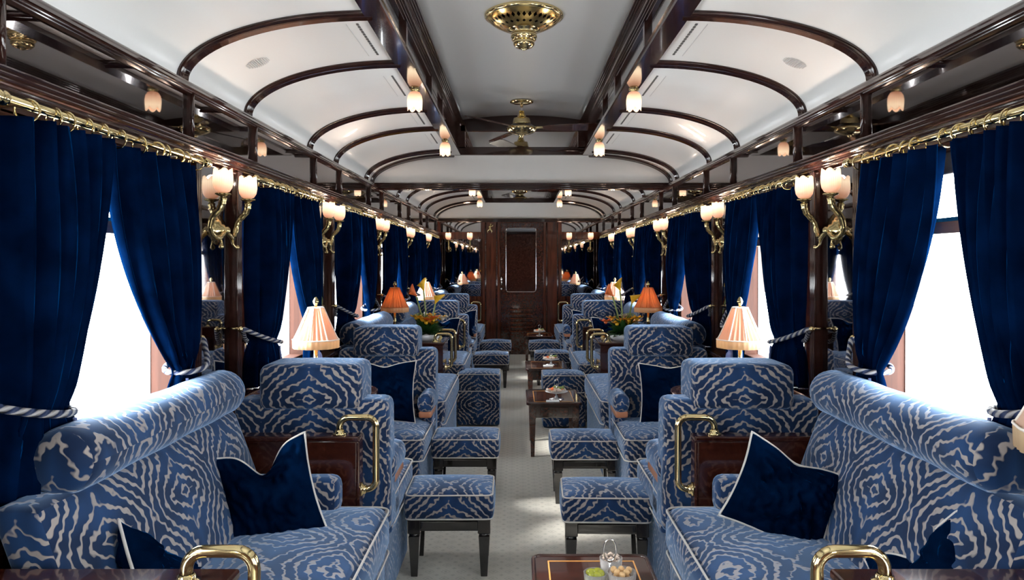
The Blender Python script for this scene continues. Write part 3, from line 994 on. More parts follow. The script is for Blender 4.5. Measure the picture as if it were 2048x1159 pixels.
# ================================================================ CEILING LAMPS, ORNAMENT, FANS
def make_clamp():
    root = empty('ceiling_lamp'); tag(root, 'x', 'ceiling lamp', 'small tulip lamps under the ceiling beams')
    mb = MB(); mb.lathe([(0, 0), (.026, 0), (.026, -.006), (.018, -.012), (.020, -.018), (0, -.02)], 24); mb.build('cap', M['agedbrass'], root)
    tulip(root, Matrix.Translation((0, 0, -.012)) @ Matrix.Rotation(pi, 4, 'X'), M['bulbglass'], .98)
    return root
cl = make_clamp(); first = True
for k, zc in enumerate((2.04, 2.90, 4.66, 5.60)):
    for s in (-1, 1):
        loc = (s * X(.447), Y(zc), Z(.706))
        lab = 'small lit glass tulip lamp, %s along the %s ceiling beam' % (POS[k], SIDE[s])
        if first: cl.location = loc; cl['label'] = lab; first = False
        else: copy_tree(cl, loc=loc, label=lab)
orn = empty('ceiling_rosette', (X(-.003), Y(1.95), Z(.963)))
tag(orn, 'round pierced brass ceiling rosette with a central knob', 'ceiling rosette')
mb = MB(); mb.lathe([(.0, .004), (.190, .004), (.193, -.002), (.192, -.012), (.182, -.018), (.170, -.019)], 72); mb.build('rim', M['brass'], orn)
mb = MB(); mb.lathe([(.186, -.012), (.172, -.028), (.150, -.044), (.120, -.060), (.090, -.072), (.066, -.080)], 96); mb.build('pierced_dish', M['pierced'], orn)
mb = MB(); mb.lathe([(.085, -.068), (.080, -.078), (.064, -.082), (.060, -.090), (.064, -.096), (.064, -.112), (.058, -.116), (.060, -.122), (.054, -.126), (0, -.126)], 48); mb.build('collar', M['brass'], orn)
mb = MB(); mb.lathe([(.048, -.124), (.052, -.134), (.051, -.146), (.040, -.158), (.020, -.165), (.008, -.166), (.008, -.171), (0, -.172)], 40); mb.build('knob', M['brass'], orn)
def make_fan():
    root = empty('ceiling_fan'); tag(root, 'x', 'ceiling fan', 'brass ceiling fans')
    mb = MB(); mb.lathe([(0, 0), (.088, 0), (.088, -.006), (.06, -.014), (.02, -.018), (0, -.018)], 40); mb.build('canopy', M['brass'], root)
    mb = MB(); mb.tube([(0, 0, -.01), (0, 0, -.10)], .011, 12); mb.build('down_rod', M['silver'], root)
    mb = MB(); mb.lathe([(0, -.070), (.020, -.070), (.026, -.10), (.032, -.105), (.034, -.118), (.060, -.124), (.068, -.160), (.070, -.168), (0, -.168)], 40); mb.build('housing', M['brass'], root)
    mb = MB(); mb.lathe([(.066, -.166), (.085, -.178), (.105, -.192), (.108, -.198), (0, -.198)], 40); mb.build('motor_band', M['black'], root)
    def rf(a, i, r, z): return (r, z + (.004 * sin(a * 9) if i == 3 else 0))
    mb = MB(); mb.lathe([(.104, -.192), (.115, -.198), (.115, -.208), (.100, -.224), (.070, -.240), (.040, -.248), (.016, -.250), (.014, -.262), (.007, -.27), (0, -.272)], 54, rfun=rf); mb.build('lower_bowl', M['brass'], root)
    for a in (232, -8, 112):
        T = Matrix.Rotation(math.radians(a), 4, 'Z') @ Matrix.Translation((0, 0, -.200)) @ Matrix.Rotation(math.radians(-13), 4, 'X')
        pts = [(.16, -.028), (.20, -.045), (.30, -.058), (.45, -.064), (.56, -.062), (.585, -.050), (.585, .050), (.56, .062), (.45, .064), (.30, .058), (.20, .045), (.16, .028)]
        b = MB(); b.prism(pts, -.003, .003, axis='z', T=T); bl = b.build('blade', M['mahogany'], root, bevel=.002)
        b = MB(); b.box(.10, .22, -.014, .014, .003, .007, T=T); b.build('blade_arm', M['brass'], bl)
    return root
fan = make_fan(); fan.location = (X(-.002), Y(3.0), Z(.962)); fan['label'] = 'three-bladed brass ceiling fan hanging before the white arched panel'
copy_tree(fan, loc=(X(0), Y(5.62), Z(.962)), label='brass ceiling fan half hidden beyond the crossbeam near the end door')

# ================================================================ SEATING
def piping(name, pts, parent, r=.0038, T=None):
    mb = MB(); mb.tube(pts, r, 6, closed=True, T=T); return mb.build(name, M['piping'], parent)

def make_chair():
    """armchair, origin on the floor at its middle, back at +y, sitter faces -y"""
    root = empty('armchair'); tag(root, 'x', 'armchair', 'zebra pattern armchairs')
    hw = .300
    yb = .36; yf = -.37                           # back rear face / seat front
    zs = Z(-.756) - 0                              # seat top ~.45
    MB().cushion((-hw + .03, yf + .02, .0), (hw - .03, yb - .02, zs - .10), .02, 6).build('base', M['zebra'], root)
    sc = MB().cushion((-hw + .005, yf, zs - .125), (hw - .005, yb - .13, zs), .035, 8, {'+z': .028, '-y': .008}).build('seat_cushion', M['zebra'], root)
    for zz, nm in ((zs - .006, 'piping'), (zs - .119, 'piping')):
        piping(nm, rrect(-hw + .006, hw - .006, yf + .001, yb - .13, .035, zz), sc)
    def lean(w):
        t = (w.z - zs) / .5
        return Vector((w.x, w.y + .05 * t, w.z))
    MB().cushion((-hw, yb - .19, zs - .12), (hw, yb - .02, Z(-.425)), .035, 8, {'-y': .015}, shape=lean).build('backrest', M['zebra'], root)
    hr = MB().cushion((-.197, yb - .215, Z(-.456)), (.197, yb + .035, Z(-.316)), .034, 8, {'-y': .02, '+z': .006}).build('headrest', M['zebra'], root)
    for e in (-1, 1):
        x0, x1 = sorted((e * (hw - .085), e * (hw + .012)))
        am = MB().cushion((x0, yb - .40, Z(-.70)), (x1, yb - .06, Z(-.615)), .042, 7, {'+z': .006}).build('armrest', M['zebra'], root)
        x0, x1 = sorted((e * (hw - .075), e * (hw + .0)))
        MB().cushion((x0, yb - .385, Z(-.70) - .03), (x1, yb - .12, Z(-.70) + .008), .012, 4).build('arm_support', M['tipwood'], am)
        MB().cushion((x0 + .005, yb - .30, zs - .15), (x1 - .005, yb - .10, Z(-.70) - .01), .02, 5).build('arm_panel', M['zebra'], am)
    return root
ch = make_chair(); first = True
# (z of the near/back face, facing)   A and C turn their backs to us, B and D face us
for s in (-1, 1):
    for nm, zc, rz, lab in (
            ('A', 1.53, 0, 'armchair seen from behind, its back against the %s partition rail'),
            ('B', 2.41, 1, 'armchair facing the viewer with a blue cushion, %s side'),
            ('C', 4.05, 0, 'armchair seen from behind beyond the flowers, %s side'),
            ('D', 4.93, 1, 'armchair facing the viewer near the end door, %s side')):
        # A: rear face at Y(1.53)  (headrest rear face = +y side of local at .395)
        if rz == 0: loc = (s * X(.667), Y(zc) + .395, 0); rot = pi
        else: loc = (s * X(.667), Y(zc) - .145, 0); rot = 0
        label = 'blue zebra velvet ' + (lab % SIDE[s])
        if first: ch.location = loc; ch.rotation_euler = (0, 0, rot); ch['label'] = label; first = False
        else: copy_tree(ch, loc=loc, rz=rot, label=label)

def make_sofa(s, z0, z1, label, bol0=None, arms=(1, 1)):
    root = empty('sofa', (s * X(.70), Y((z0 + z1) / 2), 0)); tag(root, label, 'sofa', 'zebra velvet sofas along the windows')
    L = Y(z1 - z0) / 2
    cx = .70
    def xs(a, b):
        p, q = sorted((s * X(a - cx), s * X(b - cx))); return p, q
    zs = Z(-.705)
    a, b = xs(.415, .93)
    MB().cushion((a, -L + .01, .0), (b, L - .01, zs - .13), .02, 6).build('base', M['zebra'], root)
    a, b = xs(.398, .80)
    sc = MB().cushion((a, -L + .02, zs - .17), (b, L - .02, zs), .05, 10, {'+z': .035, ('-x' if s > 0 else '+x'): .012}).build('seat_cushion', M['zebra'], root)
    piping('piping', rrect(a + .002, b, -L + .022, L - .022, .05, zs - .012), sc)
    piping('piping', rrect(a + .002, b, -L + .022, L - .022, .05, zs - .160), sc)
    # leaning backrest
    def lean(w):
        t = (w.z - zs) / (Z(-.43) - zs)
        return Vector((w.x + s * .125 * t, w.y, w.z))
    a, b = xs(.750, .845)
    MB().cushion((a, -L + .015, zs - .06), (b, L - .015, Z(-.425)), .03, 10, {('-x' if s > 0 else '+x'): .022}, shape=lean).build('backrest', M['zebra'], root)
    # bolster
    yb0 = -L + .03 if bol0 is None else Y(bol0 - (z0 + z1) / 2)
    mb = MB(); n = 26; m = 30; cxb, czb, rx, rz_ = s * X(.882 - cx), Z(-.374), .084, .080
    vs = []; uvl = []
    prof = []
    Lb0, Lb1 = yb0, L - .005
    er = .05
    stations = [(Lb0, .0), (Lb0 + .003, .55), (Lb0 + .012, .80), (Lb0 + .03, .94), (Lb0 + er, 1.)]
    for i in range(1, 14): stations.append((Lb0 + er + (Lb1 - Lb0 - 2 * er) * i / 14, 1. + .02 * sin(i * 1.3)))
    stations += [(Lb1 - er, 1.), (Lb1 - .03, .94), (Lb1 - .012, .80), (Lb1 - .003, .55), (Lb1, .0)]
    for yy, q in stations:
        for k in range(n):
            a = 2 * pi * k / n
            vs.append((cxb + rx * q * cos(a), yy, czb + rz_ * q * sin(a)))
    fs = []; uv = []
    for i in range(len(stations) - 1):
        for k in range(n):
            kk = (k + 1) % n
            fs.append((i * n + k, i * n + kk, (i + 1) * n + kk, (i + 1) * n + k))
            c0, c1 = (2 * pi * k / n) * .083, (2 * pi * (k + 1) / n) * .083
            u0 = stations[i][0]; u1 = stations[i + 1][0]
            if stations[i][1] < .9 and stations[i + 1][1] < .96:
                P4 = [vs[i * n + k], vs[i * n + kk], vs[(i + 1) * n + kk], vs[(i + 1) * n + k]]
                uv.append([(p_[0] - cxb, p_[2] - czb) for p_ in P4])
            else: uv.append([(u0, c0), (u0, c1), (u1, c1), (u1, c0)])
    mb.add(vs, fs, uv, True); mb.build('bolster', M['zebra'], root)
    for e, on in ((-1, arms[0]), (1, arms[1])):
        if not on: continue
        y0, y1 = sorted((e * (L - .005), e * (L - .125)))
        a, b = xs(.535, .87)
        am = MB().cushion((a, y0, zs - .02 + .0), (b, y1, Z(-.612)), .04, 7).build('armrest', M['zebra'], root)
        a, b = xs(.545, .85)
        MB().cushion((a, y0 + .012, zs - .02), (b, y1 - .012, zs + .028), .015, 4).build('arm_support', M['tipwood'], am)
    return root
for s in (-1, 1):
    make_sofa(s, .85, 1.47, 'blue zebra velvet sofa with long bolster behind the front brass handle, %s side' % SIDE[s], bol0=.915, arms=(0, 1))
    make_sofa(s, 2.545, 3.20, 'zebra velvet sofa behind the cushioned armchair, before the flowers, %s side' % SIDE[s], arms=(1, 0))
    make_sofa(s, 3.47, 4.0, 'zebra velvet sofa between the flower console and the rear partition, %s side' % SIDE[s], arms=(0, 1))
    make_sofa(s, 5.07, 5.78, 'zebra velvet sofa closest to the end wall, %s side' % SIDE[s], arms=(1, 0))

# partitions with brass handles
def handle(parent, s, x_edge, top, yc):
    """L shaped brass grip: up from the top, over and down to the aisle edge. coordinates local to parent (x from car axis)"""
    r = .0128; xo = s * X(.453); xi = s * X(.562)
    zt = top + .064; zb = top - .205
    P = []
    rr = .036
    def arc(cx, cz, a0, a1, n=6):
        for i in range(n + 1):
            a = a0 + (a1 - a0) * i / n
            P.append((cx + s * rr * cos(a), yc, cz + rr * sin(a)))
    P.append((xi, yc, top - .002))
    arc(xi - s * rr, zt - rr, 0, pi / 2)
    arc(xo + s * rr, zt - rr, pi / 2, pi)
    arc(xo + s * rr, zb + rr, pi, 3 * pi / 2)
    P.append((s * (x_edge + .002), yc, zb))
    mb = MB(); mb.tube(P, r, 14)
    T = Matrix.Translation((xi, yc, top))
    mb.lathe([(0, 0), (.026, 0), (.026, .005), (.018, .009), (.018, .016), (.014, .019)], 20, T)
    T = Matrix.Translation((s * x_edge, yc, zb)) @ Matrix.Rotation(-s * pi / 2, 4, 'Y')
    mb.lathe([(0, 0), (.026, 0), (.026, .005), (.018, .009), (.018, .016), (.014, .019)], 20, T)
    return mb.build('brass_handle', M['brass'], parent)
PT = Z(-.516); PE = X(.497)
def make_partition(s, z, label):
    root = empty('partition_screen', (0, Y(z), 0)); tag(root, label, 'partition', 'mahogany partitions with brass handles')
    t = .028
    a, b = sorted((s * (PE + .012), s * X(.97)))
    MB().box(a, b, -t, t, 0, PT - .02).build('panel', M['redwood'], root, bevel=.004)
    a, b = sorted((s * PE, s * X(.97)))
    MB().box(a, b, -t - .008, t + .008, PT - .02, PT).build('top_rail', M['redwood'], root, bevel=.006)
    a, b = sorted((s * PE, s * (PE + .014)))
    MB().box(a, b, -t - .004, t + .004, 0, PT - .02).build('edge_post', M['redwood'], root, bevel=.005)
    handle(root, s, PE, PT, 0)
    return root
def make_console(s, z0, z1, label):
    root = empty('console_cabinet', (0, Y((z0 + z1) / 2), 0)); tag(root, label, 'cabinet', 'mahogany consoles across the seating')
    L = Y(z1 - z0) / 2
    a, b = sorted((s * (PE + .012), s * X(.97)))
    MB().box(a, b, -L + .01, L - .01, 0, PT - .022).build('carcass', M['redwood'], root, bevel=.004)
    a, b = sorted((s * PE, s * X(.97)))
    MB().box(a, b, -L, L, PT - .022, PT).build('top', M['redwood'], root, bevel=.006)
    handle(root, s, PE, PT, -L + .045); handle(root, s, PE, PT, L - .075 if z0 < 1 else L - .045)
    return root
for s in (-1, 1):
    make_console(s, .60, .845, 'glossy mahogany console top with a thick brass handle, %s bottom corner' % SIDE[s])
    make_partition(s, 1.50, 'mahogany partition with L-shaped brass handle behind the first armchair, %s side' % SIDE[s])
    make_console(s, 3.215, 3.455, 'mahogany console carrying the flowers and amber lamp, %s side' % SIDE[s])
    make_partition(s, 4.02, 'mahogany partition with brass handle beyond the flower console, %s side' % SIDE[s])
    make_partition(s, 5.81, 'mahogany partition with brass handle next to the end wall, %s side' % SIDE[s])

# footstools
def make_stool():
    root = empty('footstool'); tag(root, 'x', 'footstool', 'footstools along the aisle')
    hx, hy = .197, .160
    zt = .371; zb = .258
    c = MB().cushion((-hx, -hy, zb), (hx, hy, zt), .022, 9, {'+z': .026, '-y': .006, '+x': .006, '-x': .006}).build('cushion', M['zebra'], root)
    piping('piping', rrect(-hx + .004, hx - .004, -hy + .004, hy - .004, .026, zt - .004), c)
    piping('piping', rrect(-hx + .004, hx - .004, -hy + .004, hy - .004, .026, zb + .004), c)
    fr = MB(); fr.box(-hx + .02, hx - .02, -hy + .02, hy - .02, .205, zb)
    fr.box(-hx + .07, hx - .07, -hy + .012, -hy + .02, .216, .250)
    fr.build('frame', M['ebony'], root, bevel=.003)
    for ex_ in (-1, 1):
        for ey in (-1, 1):
            T = Matrix.Translation((ex_ * (hx - .042), ey * (hy - .042), 0))
            mb = MB()
            mb.box(-.028, .028, -.028, .028, .195, zb, T)
            mb.lathe([(.021, .180), (.026, .186), (.026, .190), (.021, .196)], 16, T)
            prof = [(.0145, 0), (.0245, .182)]
            for (r0, z0), (r1, z1) in zip(prof[:-1], prof[1:]):
                vs = [(-r0, -r0, z0), (r0, -r0, z0), (r0, r0, z0), (-r0, r0, z0), (-r1, -r1, z1), (r1, -r1, z1), (r1, r1, z1), (-r1, r1, z1)]
                mb.add(vs, [(3, 2, 1, 0), (4, 5, 6, 7), (0, 1, 5, 4), (1, 2, 6, 5), (2, 3, 7, 6), (3, 0, 4, 7)], None, False, T)
            mb.build('leg', M['ebony'], root, bevel=.002)
    return root
st = make_stool()
stools = [(-.272, 1.766, 0.01, 'left first'), (.288, 1.745, -.03, 'right first'), (-.272, 2.32, 0, 'left second'), (.284, 2.30, 0, 'right second'),
          (-.262, 4.43, 0, 'left third'), (.290, 4.52, 0, 'right third'), (-.25, 5.13, 0, 'left fourth'), (.252, 5.12, 0, 'right fourth')]
for k, (xx, z, rz, nm) in enumerate(stools):
    loc = (X(xx), Y(z) + .15, 0)
    sd, od = nm.split()
    lab = 'piped zebra footstool on black legs, %s along the %s edge of the aisle' % (od, sd)
    if k == 0: st.location = loc; st.rotation_euler = (0, 0, rz); st['label'] = lab
    else: copy_tree(st, loc=loc, rz=rz, label=lab)
def make_pouf():
    root = empty('pouf'); tag(root, 'x', 'pouf', 'skirted poufs beside the flower consoles')
    hx, hy, zt = .180, .17, Z(-.76)
    MB().cushion((-hx, -hy, 0.01), (hx, hy, zt - .13), .015, 8).build('skirt', M['zebra'], root)
    c = MB().cushion((-hx - .004, -hy - .004, zt - .15), (hx + .004, hy + .004, zt), .025, 9, {'+z': .022}).build('cushion', M['zebra'], root)
    piping('piping', rrect(-hx, hx, -hy, hy, .025, zt - .004), c)
    piping('piping', rrect(-hx, hx, -hy, hy, .025, zt - .146), c)
    return root
pf = make_pouf()
pf.location = (X(-.293), Y(3.40) + .17, 0); pf['label'] = 'tall skirted zebra pouf at the left edge of the aisle by the console'
copy_tree(pf, loc=(X(.288), Y(3.36) + .17, 0), label='tall skirted zebra pouf half hidden behind the tables, right of the aisle')

# aisle tables
def make_table():
    root = empty('occasional_table'); tag(root, 'x', 'table', 'low mahogany tables in the aisle')
    hx, hy, zt = .200, .285, .395
    mb = MB()
    pts = [(a, b) for a, b, _ in rrect(-hx, hx, -hy, hy, .03, 0)]
    mb.prism(pts, zt - .022, zt - .004, axis='z')
    mb.build('top', M['redwood'], root, bevel=.004)
    mb = MB(); mb.tube(rrect(-hx + .008, hx - .008, -hy + .008, hy - .008, .026, zt - .006), .0075, 8, closed=True); mb.build('rim', M['trimwood'], root)
    mb = MB()
    ix, iy = hx - .055, hy - .055
    for a, b, c, d in ((-ix, -ix + .005, -iy, iy), (ix - .005, ix, -iy, iy), (-ix, ix, -iy, -iy + .005), (-ix, ix, iy - .005, iy)):
        mb.box(a, b, c, d, zt - .0045, zt - .0028)
    mb.build('inlay', M['inlay'], root)
    mb = MB(); mb.box(-hx + .03, hx - .03, -hy + .03, hy - .03, zt - .115, zt - .022); mb.build('apron', M['redwood'], root, bevel=.003)
    d = MB(); d.box(-.10, .10, -hy + .022, -hy + .03, zt - .098, zt - .040); d.build('drawer_front', M['mahogany'], root, bevel=.003)
    for ex_ in (-1, 1):
        for ey in (-1, 1):
            T = Matrix.Translation((ex_ * (hx - .045), ey * (hy - .045), 0)); mb = MB()
            mb.box(-.024, .024, -.024, .024, zt - .12, zt - .022, T)
            r0, r1, z0, z1 = .013, .021, 0, zt - .12
            vs = [(-r0, -r0, z0), (r0, -r0, z0), (r0, r0, z0), (-r0, r0, z0), (-r1, -r1, z1), (r1, -r1, z1), (r1, r1, z1), (-r1, r1, z1)]
            mb.add(vs, [(3, 2, 1, 0), (4, 5, 6, 7), (0, 1, 5, 4), (1, 2, 6, 5), (2, 3, 7, 6), (3, 0, 4, 7)], None, False, T)
            mb.build('leg', M['mahogany'], root, bevel=.002)
    return root
tb = make_table()
tabs = [(.168, 1.375, 'nearest table, cut off by the picture edge, with olives and nuts'), (.184, 3.155, 'second table down the aisle, beside the rear footstool'),
        (.196, 4.07, 'third table down the aisle, before the pouf pair'), (.203, 5.70, 'fourth and last table, in front of the end door')]
for k, (xx, zb_, lab) in enumerate(tabs):
    loc = (X(xx), Y(zb_) - .285, 0)
    lab = 'low inlaid mahogany table, ' + lab
    if k == 0: tb.location = loc; tb['label'] = lab
    else: copy_tree(tb, loc=loc, label=lab)
TZ = .3915
# near snacks
nx = lambda px, z: X((px - 1034) * z / 1000 - .03)
def bowl(name, loc, r, h, mat, label, cat='bowl'):
    root = empty(name, loc); tag(root, label, cat)
    mb = MB(); mb.lathe([(0, 0), (r * .55, 0), (r * .75, h * .25), (r * .95, h * .7), (r, h), (r * .96, h), (r * .88, h * .6), (r * .6, h * .15), (0, h * .12)], 32)
    mb.build('dish', mat, root); return root
rnd = random.Random(3)
zt_ = 1.20
b1 = bowl('glass_bowl', (nx(1191, zt_), Y(zt_), TZ), .036, .075, M['cupglass'], 'clear glass bowl of green olives on the nearest low table')
ol = 0
for lay in range(3):
    for k in range(5 if lay else 4):
        a = k * 2 * pi / 5 + lay * .6; rr = .019 if lay < 2 else .016
        mb = MB(); T = Matrix.Translation((rr * cos(a), rr * sin(a), .022 + lay * .024)) @ Matrix.Rotation(rnd.uniform(0, 3), 4, 'Z')
        mb.ball((0, 0, 0), (.016, .0115, .0115), 8, T)
        o = mb.build('olive', M['olive'], None, loc=tuple(b1.location))
        tag(o, 'green olive in the clear glass bowl on the nearest table', 'olive', 'green olives in the glass bowl')
b2 = bowl('nut_glass', (nx(1243, zt_), Y(zt_) - .002, TZ), .044, .078, M['cupglass'], 'larger clear glass of round toasted nuts on the nearest low table', 'bowl')
for lay in range(4):
    nn = [6, 7, 7, 6][lay]
    for k in range(nn):
        a = k * 2 * pi / nn + lay * .5; rr = .026 if k % 2 else .016
        mb = MB(); mb.ball((rr * cos(a), rr * sin(a), .020 + lay * .019), .0105, 6)
        o = mb.build('toasted_nut', M['nut'], None, loc=tuple(b2.location))
        tag(o, 'round toasted nut in the larger glass on the nearest table', 'nut', 'round toasted nuts in the glass')
b3 = bowl('glass_dish', (nx(1228, 1.20) + .004, Y(1.255), TZ), .036, .078, M['cupglass'], 'clear glass of pale cashews behind the toasted nuts')
for lay in range(4):
    for k in range(6):
        a = k * 2 * pi / 6 + lay * .5; rr = .02
        mb = MB(); mb.tube([(rr * cos(a) - .008, rr * sin(a), .018 + lay * .02), (rr * cos(a), rr * sin(a) + .005, .022 + lay * .02), (rr * cos(a) + .008, rr * sin(a), .018 + lay * .02)], [.004, .006, .004], 6)
        o = mb.build('cashew', M['nut2'], None, loc=tuple(b3.location))
        tag(o, 'pale cashew in the glass behind the toasted nuts', 'nut', 'pale cashews in the glass')
b4 = bowl('porcelain_bowl', (nx(1190, 1.13), Y(1.135), TZ), .036, .062, M['porcelain'], 'small empty white porcelain bowl in front of the olives')
cad = empty('snack_caddy', (nx(1221, 1.22), Y(1.228), TZ)); tag(cad, 'silver snack caddy with tall ring handle among the glass bowls', 'caddy')
mb = MB(); mb.tube([(0, 0, 0), (0, 0, .088)], .003, 8); mb.ball((0, 0, .088), .006); mb.lathe([(0, 0), (.02, 0), (.02, .003), (0, .004)], 20); mb.build('post', M['silver'], cad)
mb = MB(); mb.tube([(.019 * sin(2 * pi * q / 28), 0, .120 - .034 * cos(2 * pi * q / 28)) for q in range(28)], .0025, 8, closed=True); mb.build('ring_handle', M['silver'], cad)
# snack stands on the other tables
def make_stand(seed):
    root = empty('snack_stand'); tag(root, 'x', 'serving stand', 'silver snack stands on the tables')
    r = random.Random(seed)
    mb = MB(); mb.lathe([(0, 0), (.055, 0), (.056, .003), (.012, .008), (.008, .05), (.012, .052), (.0, .054)], 28); mb.tube([(0, 0, .05), (0, 0, .098)], .003, 8); mb.build('post', M['silver'], root)
    mb = MB(); mb.lathe([(0, .046), (.05, .046), (.082, .055), (.084, .058), (.05, .051), (0, .05)], 32); mb.build('plate', M['porcelain'], root)
    mb = MB(); mb.tube([(.016 * sin(2 * pi * q / 24), 0, .118 - .026 * cos(2 * pi * q / 24)) for q in range(24)], .0025, 8, closed=True); mb.build('ring_handle', M['silver'], root)
    mb = MB()
    for k in range(34):
        a = r.uniform(0, 6.28); rr = r.uniform(.015, .068)
        mb.ball((rr * cos(a), rr * sin(a), .062 + r.uniform(0, .012)), (.012, .010, .008), 5)
    o = mb.build('snacks', M['nut2'], root); o['kind'] = 'stuff'
    mb = MB()
    for k in range(7):
        a = r.uniform(0, 6.28); rr = r.uniform(.03, .06)
        mb.ball((rr * cos(a), rr * sin(a), .072), (.014, .012, .009), 5)
    o = mb.build('orange_snacks', M['petalo'], root); o['kind'] = 'stuff'
    mb = MB()
    for k in range(7):
        a = r.uniform(0, 2); rr = r.uniform(.03, .06)
        mb.ball((rr * cos(a), rr * sin(a), .080), (.013, .012, .012), 5)
    o = mb.build('green_garnish', M['leaf2'], root); o['kind'] = 'stuff'
    return root
sd_ = make_stand(1)
plc = [(1113, 2.94, 'second'), (1102, 3.93, 'third'), (1079, 5.5, 'fourth')]
for k, (px, zz, od) in enumerate(plc):
    loc = (nx(px, zz), Y(zz), TZ)
    lab = 'silver ring-handled stand of nibbles on the %s low table' % od
    if k == 0: sd_.location = loc; sd_['label'] = lab
    else: copy_tree(sd_, loc=loc, label=lab)
    mb = MB(); T = Matrix.Translation((loc[0] - .03, loc[1] - .075, TZ))
    mb.box(-.05, .045, -.06, .0, 0, .004, T); mb.box(-.048, .043, -.055, -.003, .004, .007, T)
    if k < 2: tag(mb.build('linen_napkin', M['linen'], bevel=.001), 'folded white napkin before the snack stand on the %s low table' % od, 'napkin')

# window tables and lamps
def make_wtable(s, z, label):
    root = empty('window_table', (s * X(.80), Y(z), 0)); tag(root, label, 'table', 'round-ended tables under the windows')
    zt = Z(-.528)
    x0, x1 = X(.60 - .80), X(.97 - .80)
    pts = [(s * x1, -.24), (s * x1, .24)]
    for k in range(13):
        a = pi / 2 + pi * k / 12
        pts.append((s * (x0 + .12 + .12 * cos(a)), .24 * sin(a)))
    MB().prism(pts, zt - .022, zt, axis='z').build('tabletop', M['redwood'], root, bevel=.005)
    MB().lathe([(0, 0), (.12, 0), (.12, .012), (.03, .03), (.022, .05), (.022, zt - .06), (.05, zt - .022), (0, zt - .022)], 24).build('pedestal', M['mahogany'], root)
    return root
def make_lamp(mat, label):
    root = empty('table_lamp'); tag(root, label, 'table lamp', 'pleated table lamps')
    MB().lathe([(0, 0), (.052, 0), (.054, .006), (.048, .014), (.022, .020), (.014, .035), (.018, .05), (.010, .065), (.010, .14), (.014, .15), (.010, .16), (.009, .36), (0, .36)], 28).build('base', M['brass'], root)
    n = 56
    z0, z1, r0, r1 = .268, .432, .112, .036
    def conc(t): return r0 + (r1 - r0) * (t ** .92)
    vs = []; fs = []; m = 9
    for j in range(n):
        a = 2 * pi * j / n
        for i in range(m):
            t = i / (m - 1)
            rr = conc(t) * (1 + .055 * (1 if j % 2 else -1) * (.4 + .6 * (1 - t))) * (1 - .02 * (1 - cos(a * 8)))
            vs.append((rr * cos(a), rr * sin(a), z0 + (z1 - z0) * t))
    for j in range(n):
        k = (j + 1) % n
        for i in range(m - 1): fs.append((j * m + i, k * m + i, k * m + i + 1, j * m + i + 1))
    mb = MB(); mb.add(vs, fs, None, False); sh = mb.build('lamp_shade', mat, root, solid=.0012)
    mb = MB()
    def rf(a, i, r, z): return (r * (1 - .02 * (1 - cos(a * 8))) * (1 + .008 * (1 if int(a * 60) % 2 else -1)), z)
    mb.lathe([(.116, z0 + .006), (.117, z0 - .004), (.116, z0 - .038), (.114, z0 - .038), (.114, z0 + .006)], 160, rfun=rf, smooth=True); mb.build('fringe', M['fringe'], sh)
    mb = MB()
    mb.tube([((.1165 * (1 - .02 * (1 - cos(8 * 2 * pi * q / 64)))) * cos(2 * pi * q / 64), (.1165 * (1 - .02 * (1 - cos(8 * 2 * pi * q / 64)))) * sin(2 * pi * q / 64), z0 + .004) for q in range(64)], .003, 6, closed=True)
    mb.tube([(.037 * cos(2 * pi * q / 32), .037 * sin(2 * pi * q / 32), z1) for q in range(32)], .004, 6, closed=True)
    for k in range(8):
        a = 2 * pi * k / 8
        mb.tube([((conc(i / 6) + .0035) * cos(a), (conc(i / 6) + .0035) * sin(a), z0 + (z1 - z0) * i / 6) for i in range(7)], .0032, 6)
    mb.build('shade_ribbing', M['rib'] if mat == M['shade'] else M['shadeamber'], sh)
    MB().lathe([(0, z1 - .003), (.010, z1), (.006, z1 + .010), (.013, z1 + .022), (.015, z1 + .032), (.009, z1 + .046), (.003, z1 + .054), (0, z1 + .055)], 16).build('finial', M['agedbrass'], root)
    return root
def lamp_light(loc, e, col=(1, .60, .32), r=.025):
    l = bpy.data.lights.new('lamp_bulb', 'POINT'); l.energy = e; l.color = col; l.shadow_soft_size = r
    o = bpy.data.objects.new('lamp_bulb', l); COL.objects.link(o); o.location = loc; o['kind'] = 'structure'; return o
WT = Z(-.528)
lp = make_lamp(M['shade'], 'x'); la = make_lamp(M['shadeamber'], 'x')
fl = True; fa = True
for s in (-1, 1):
    for zz, od in ((2.03, 'first pair of armchairs'), (4.57, 'rear pair of armchairs')):
        make_wtable(s, zz, 'round-ended mahogany window table between the %s, %s side' % (od, SIDE[s]))
        xx = .84 if s < 0 else .868
        if zz > 3: xx = .86
        loc = (s * X(xx), Y(zz) - .03, WT)
        lab = 'cream and peach pleated table lamp between the %s, %s side' % (od, SIDE[s])
        if fl: lp.location = loc; lp['label'] = lab; fl = False
        else: copy_tree(lp, loc=loc, label=lab)
        lamp_light((loc[0], loc[1], loc[2] + .33), .3)
    loc = (s * X(.845), Y(3.335), PT)
    lab = 'amber pleated table lamp on the flower console, %s side' % SIDE[s]
    if fa: la.location = loc; la['label'] = lab; fa = False
    else: copy_tree(la, loc=loc, label=lab)
    lamp_light((loc[0], loc[1], loc[2] + .33), .7, (1, .6, .32))
lq = copy_tree(lp, loc=(X(.895), Y(.808), PT), label='lamp shade corner cut by the picture edge, on the front console')

lq.scale = (1.12, 1.12, 1.12)
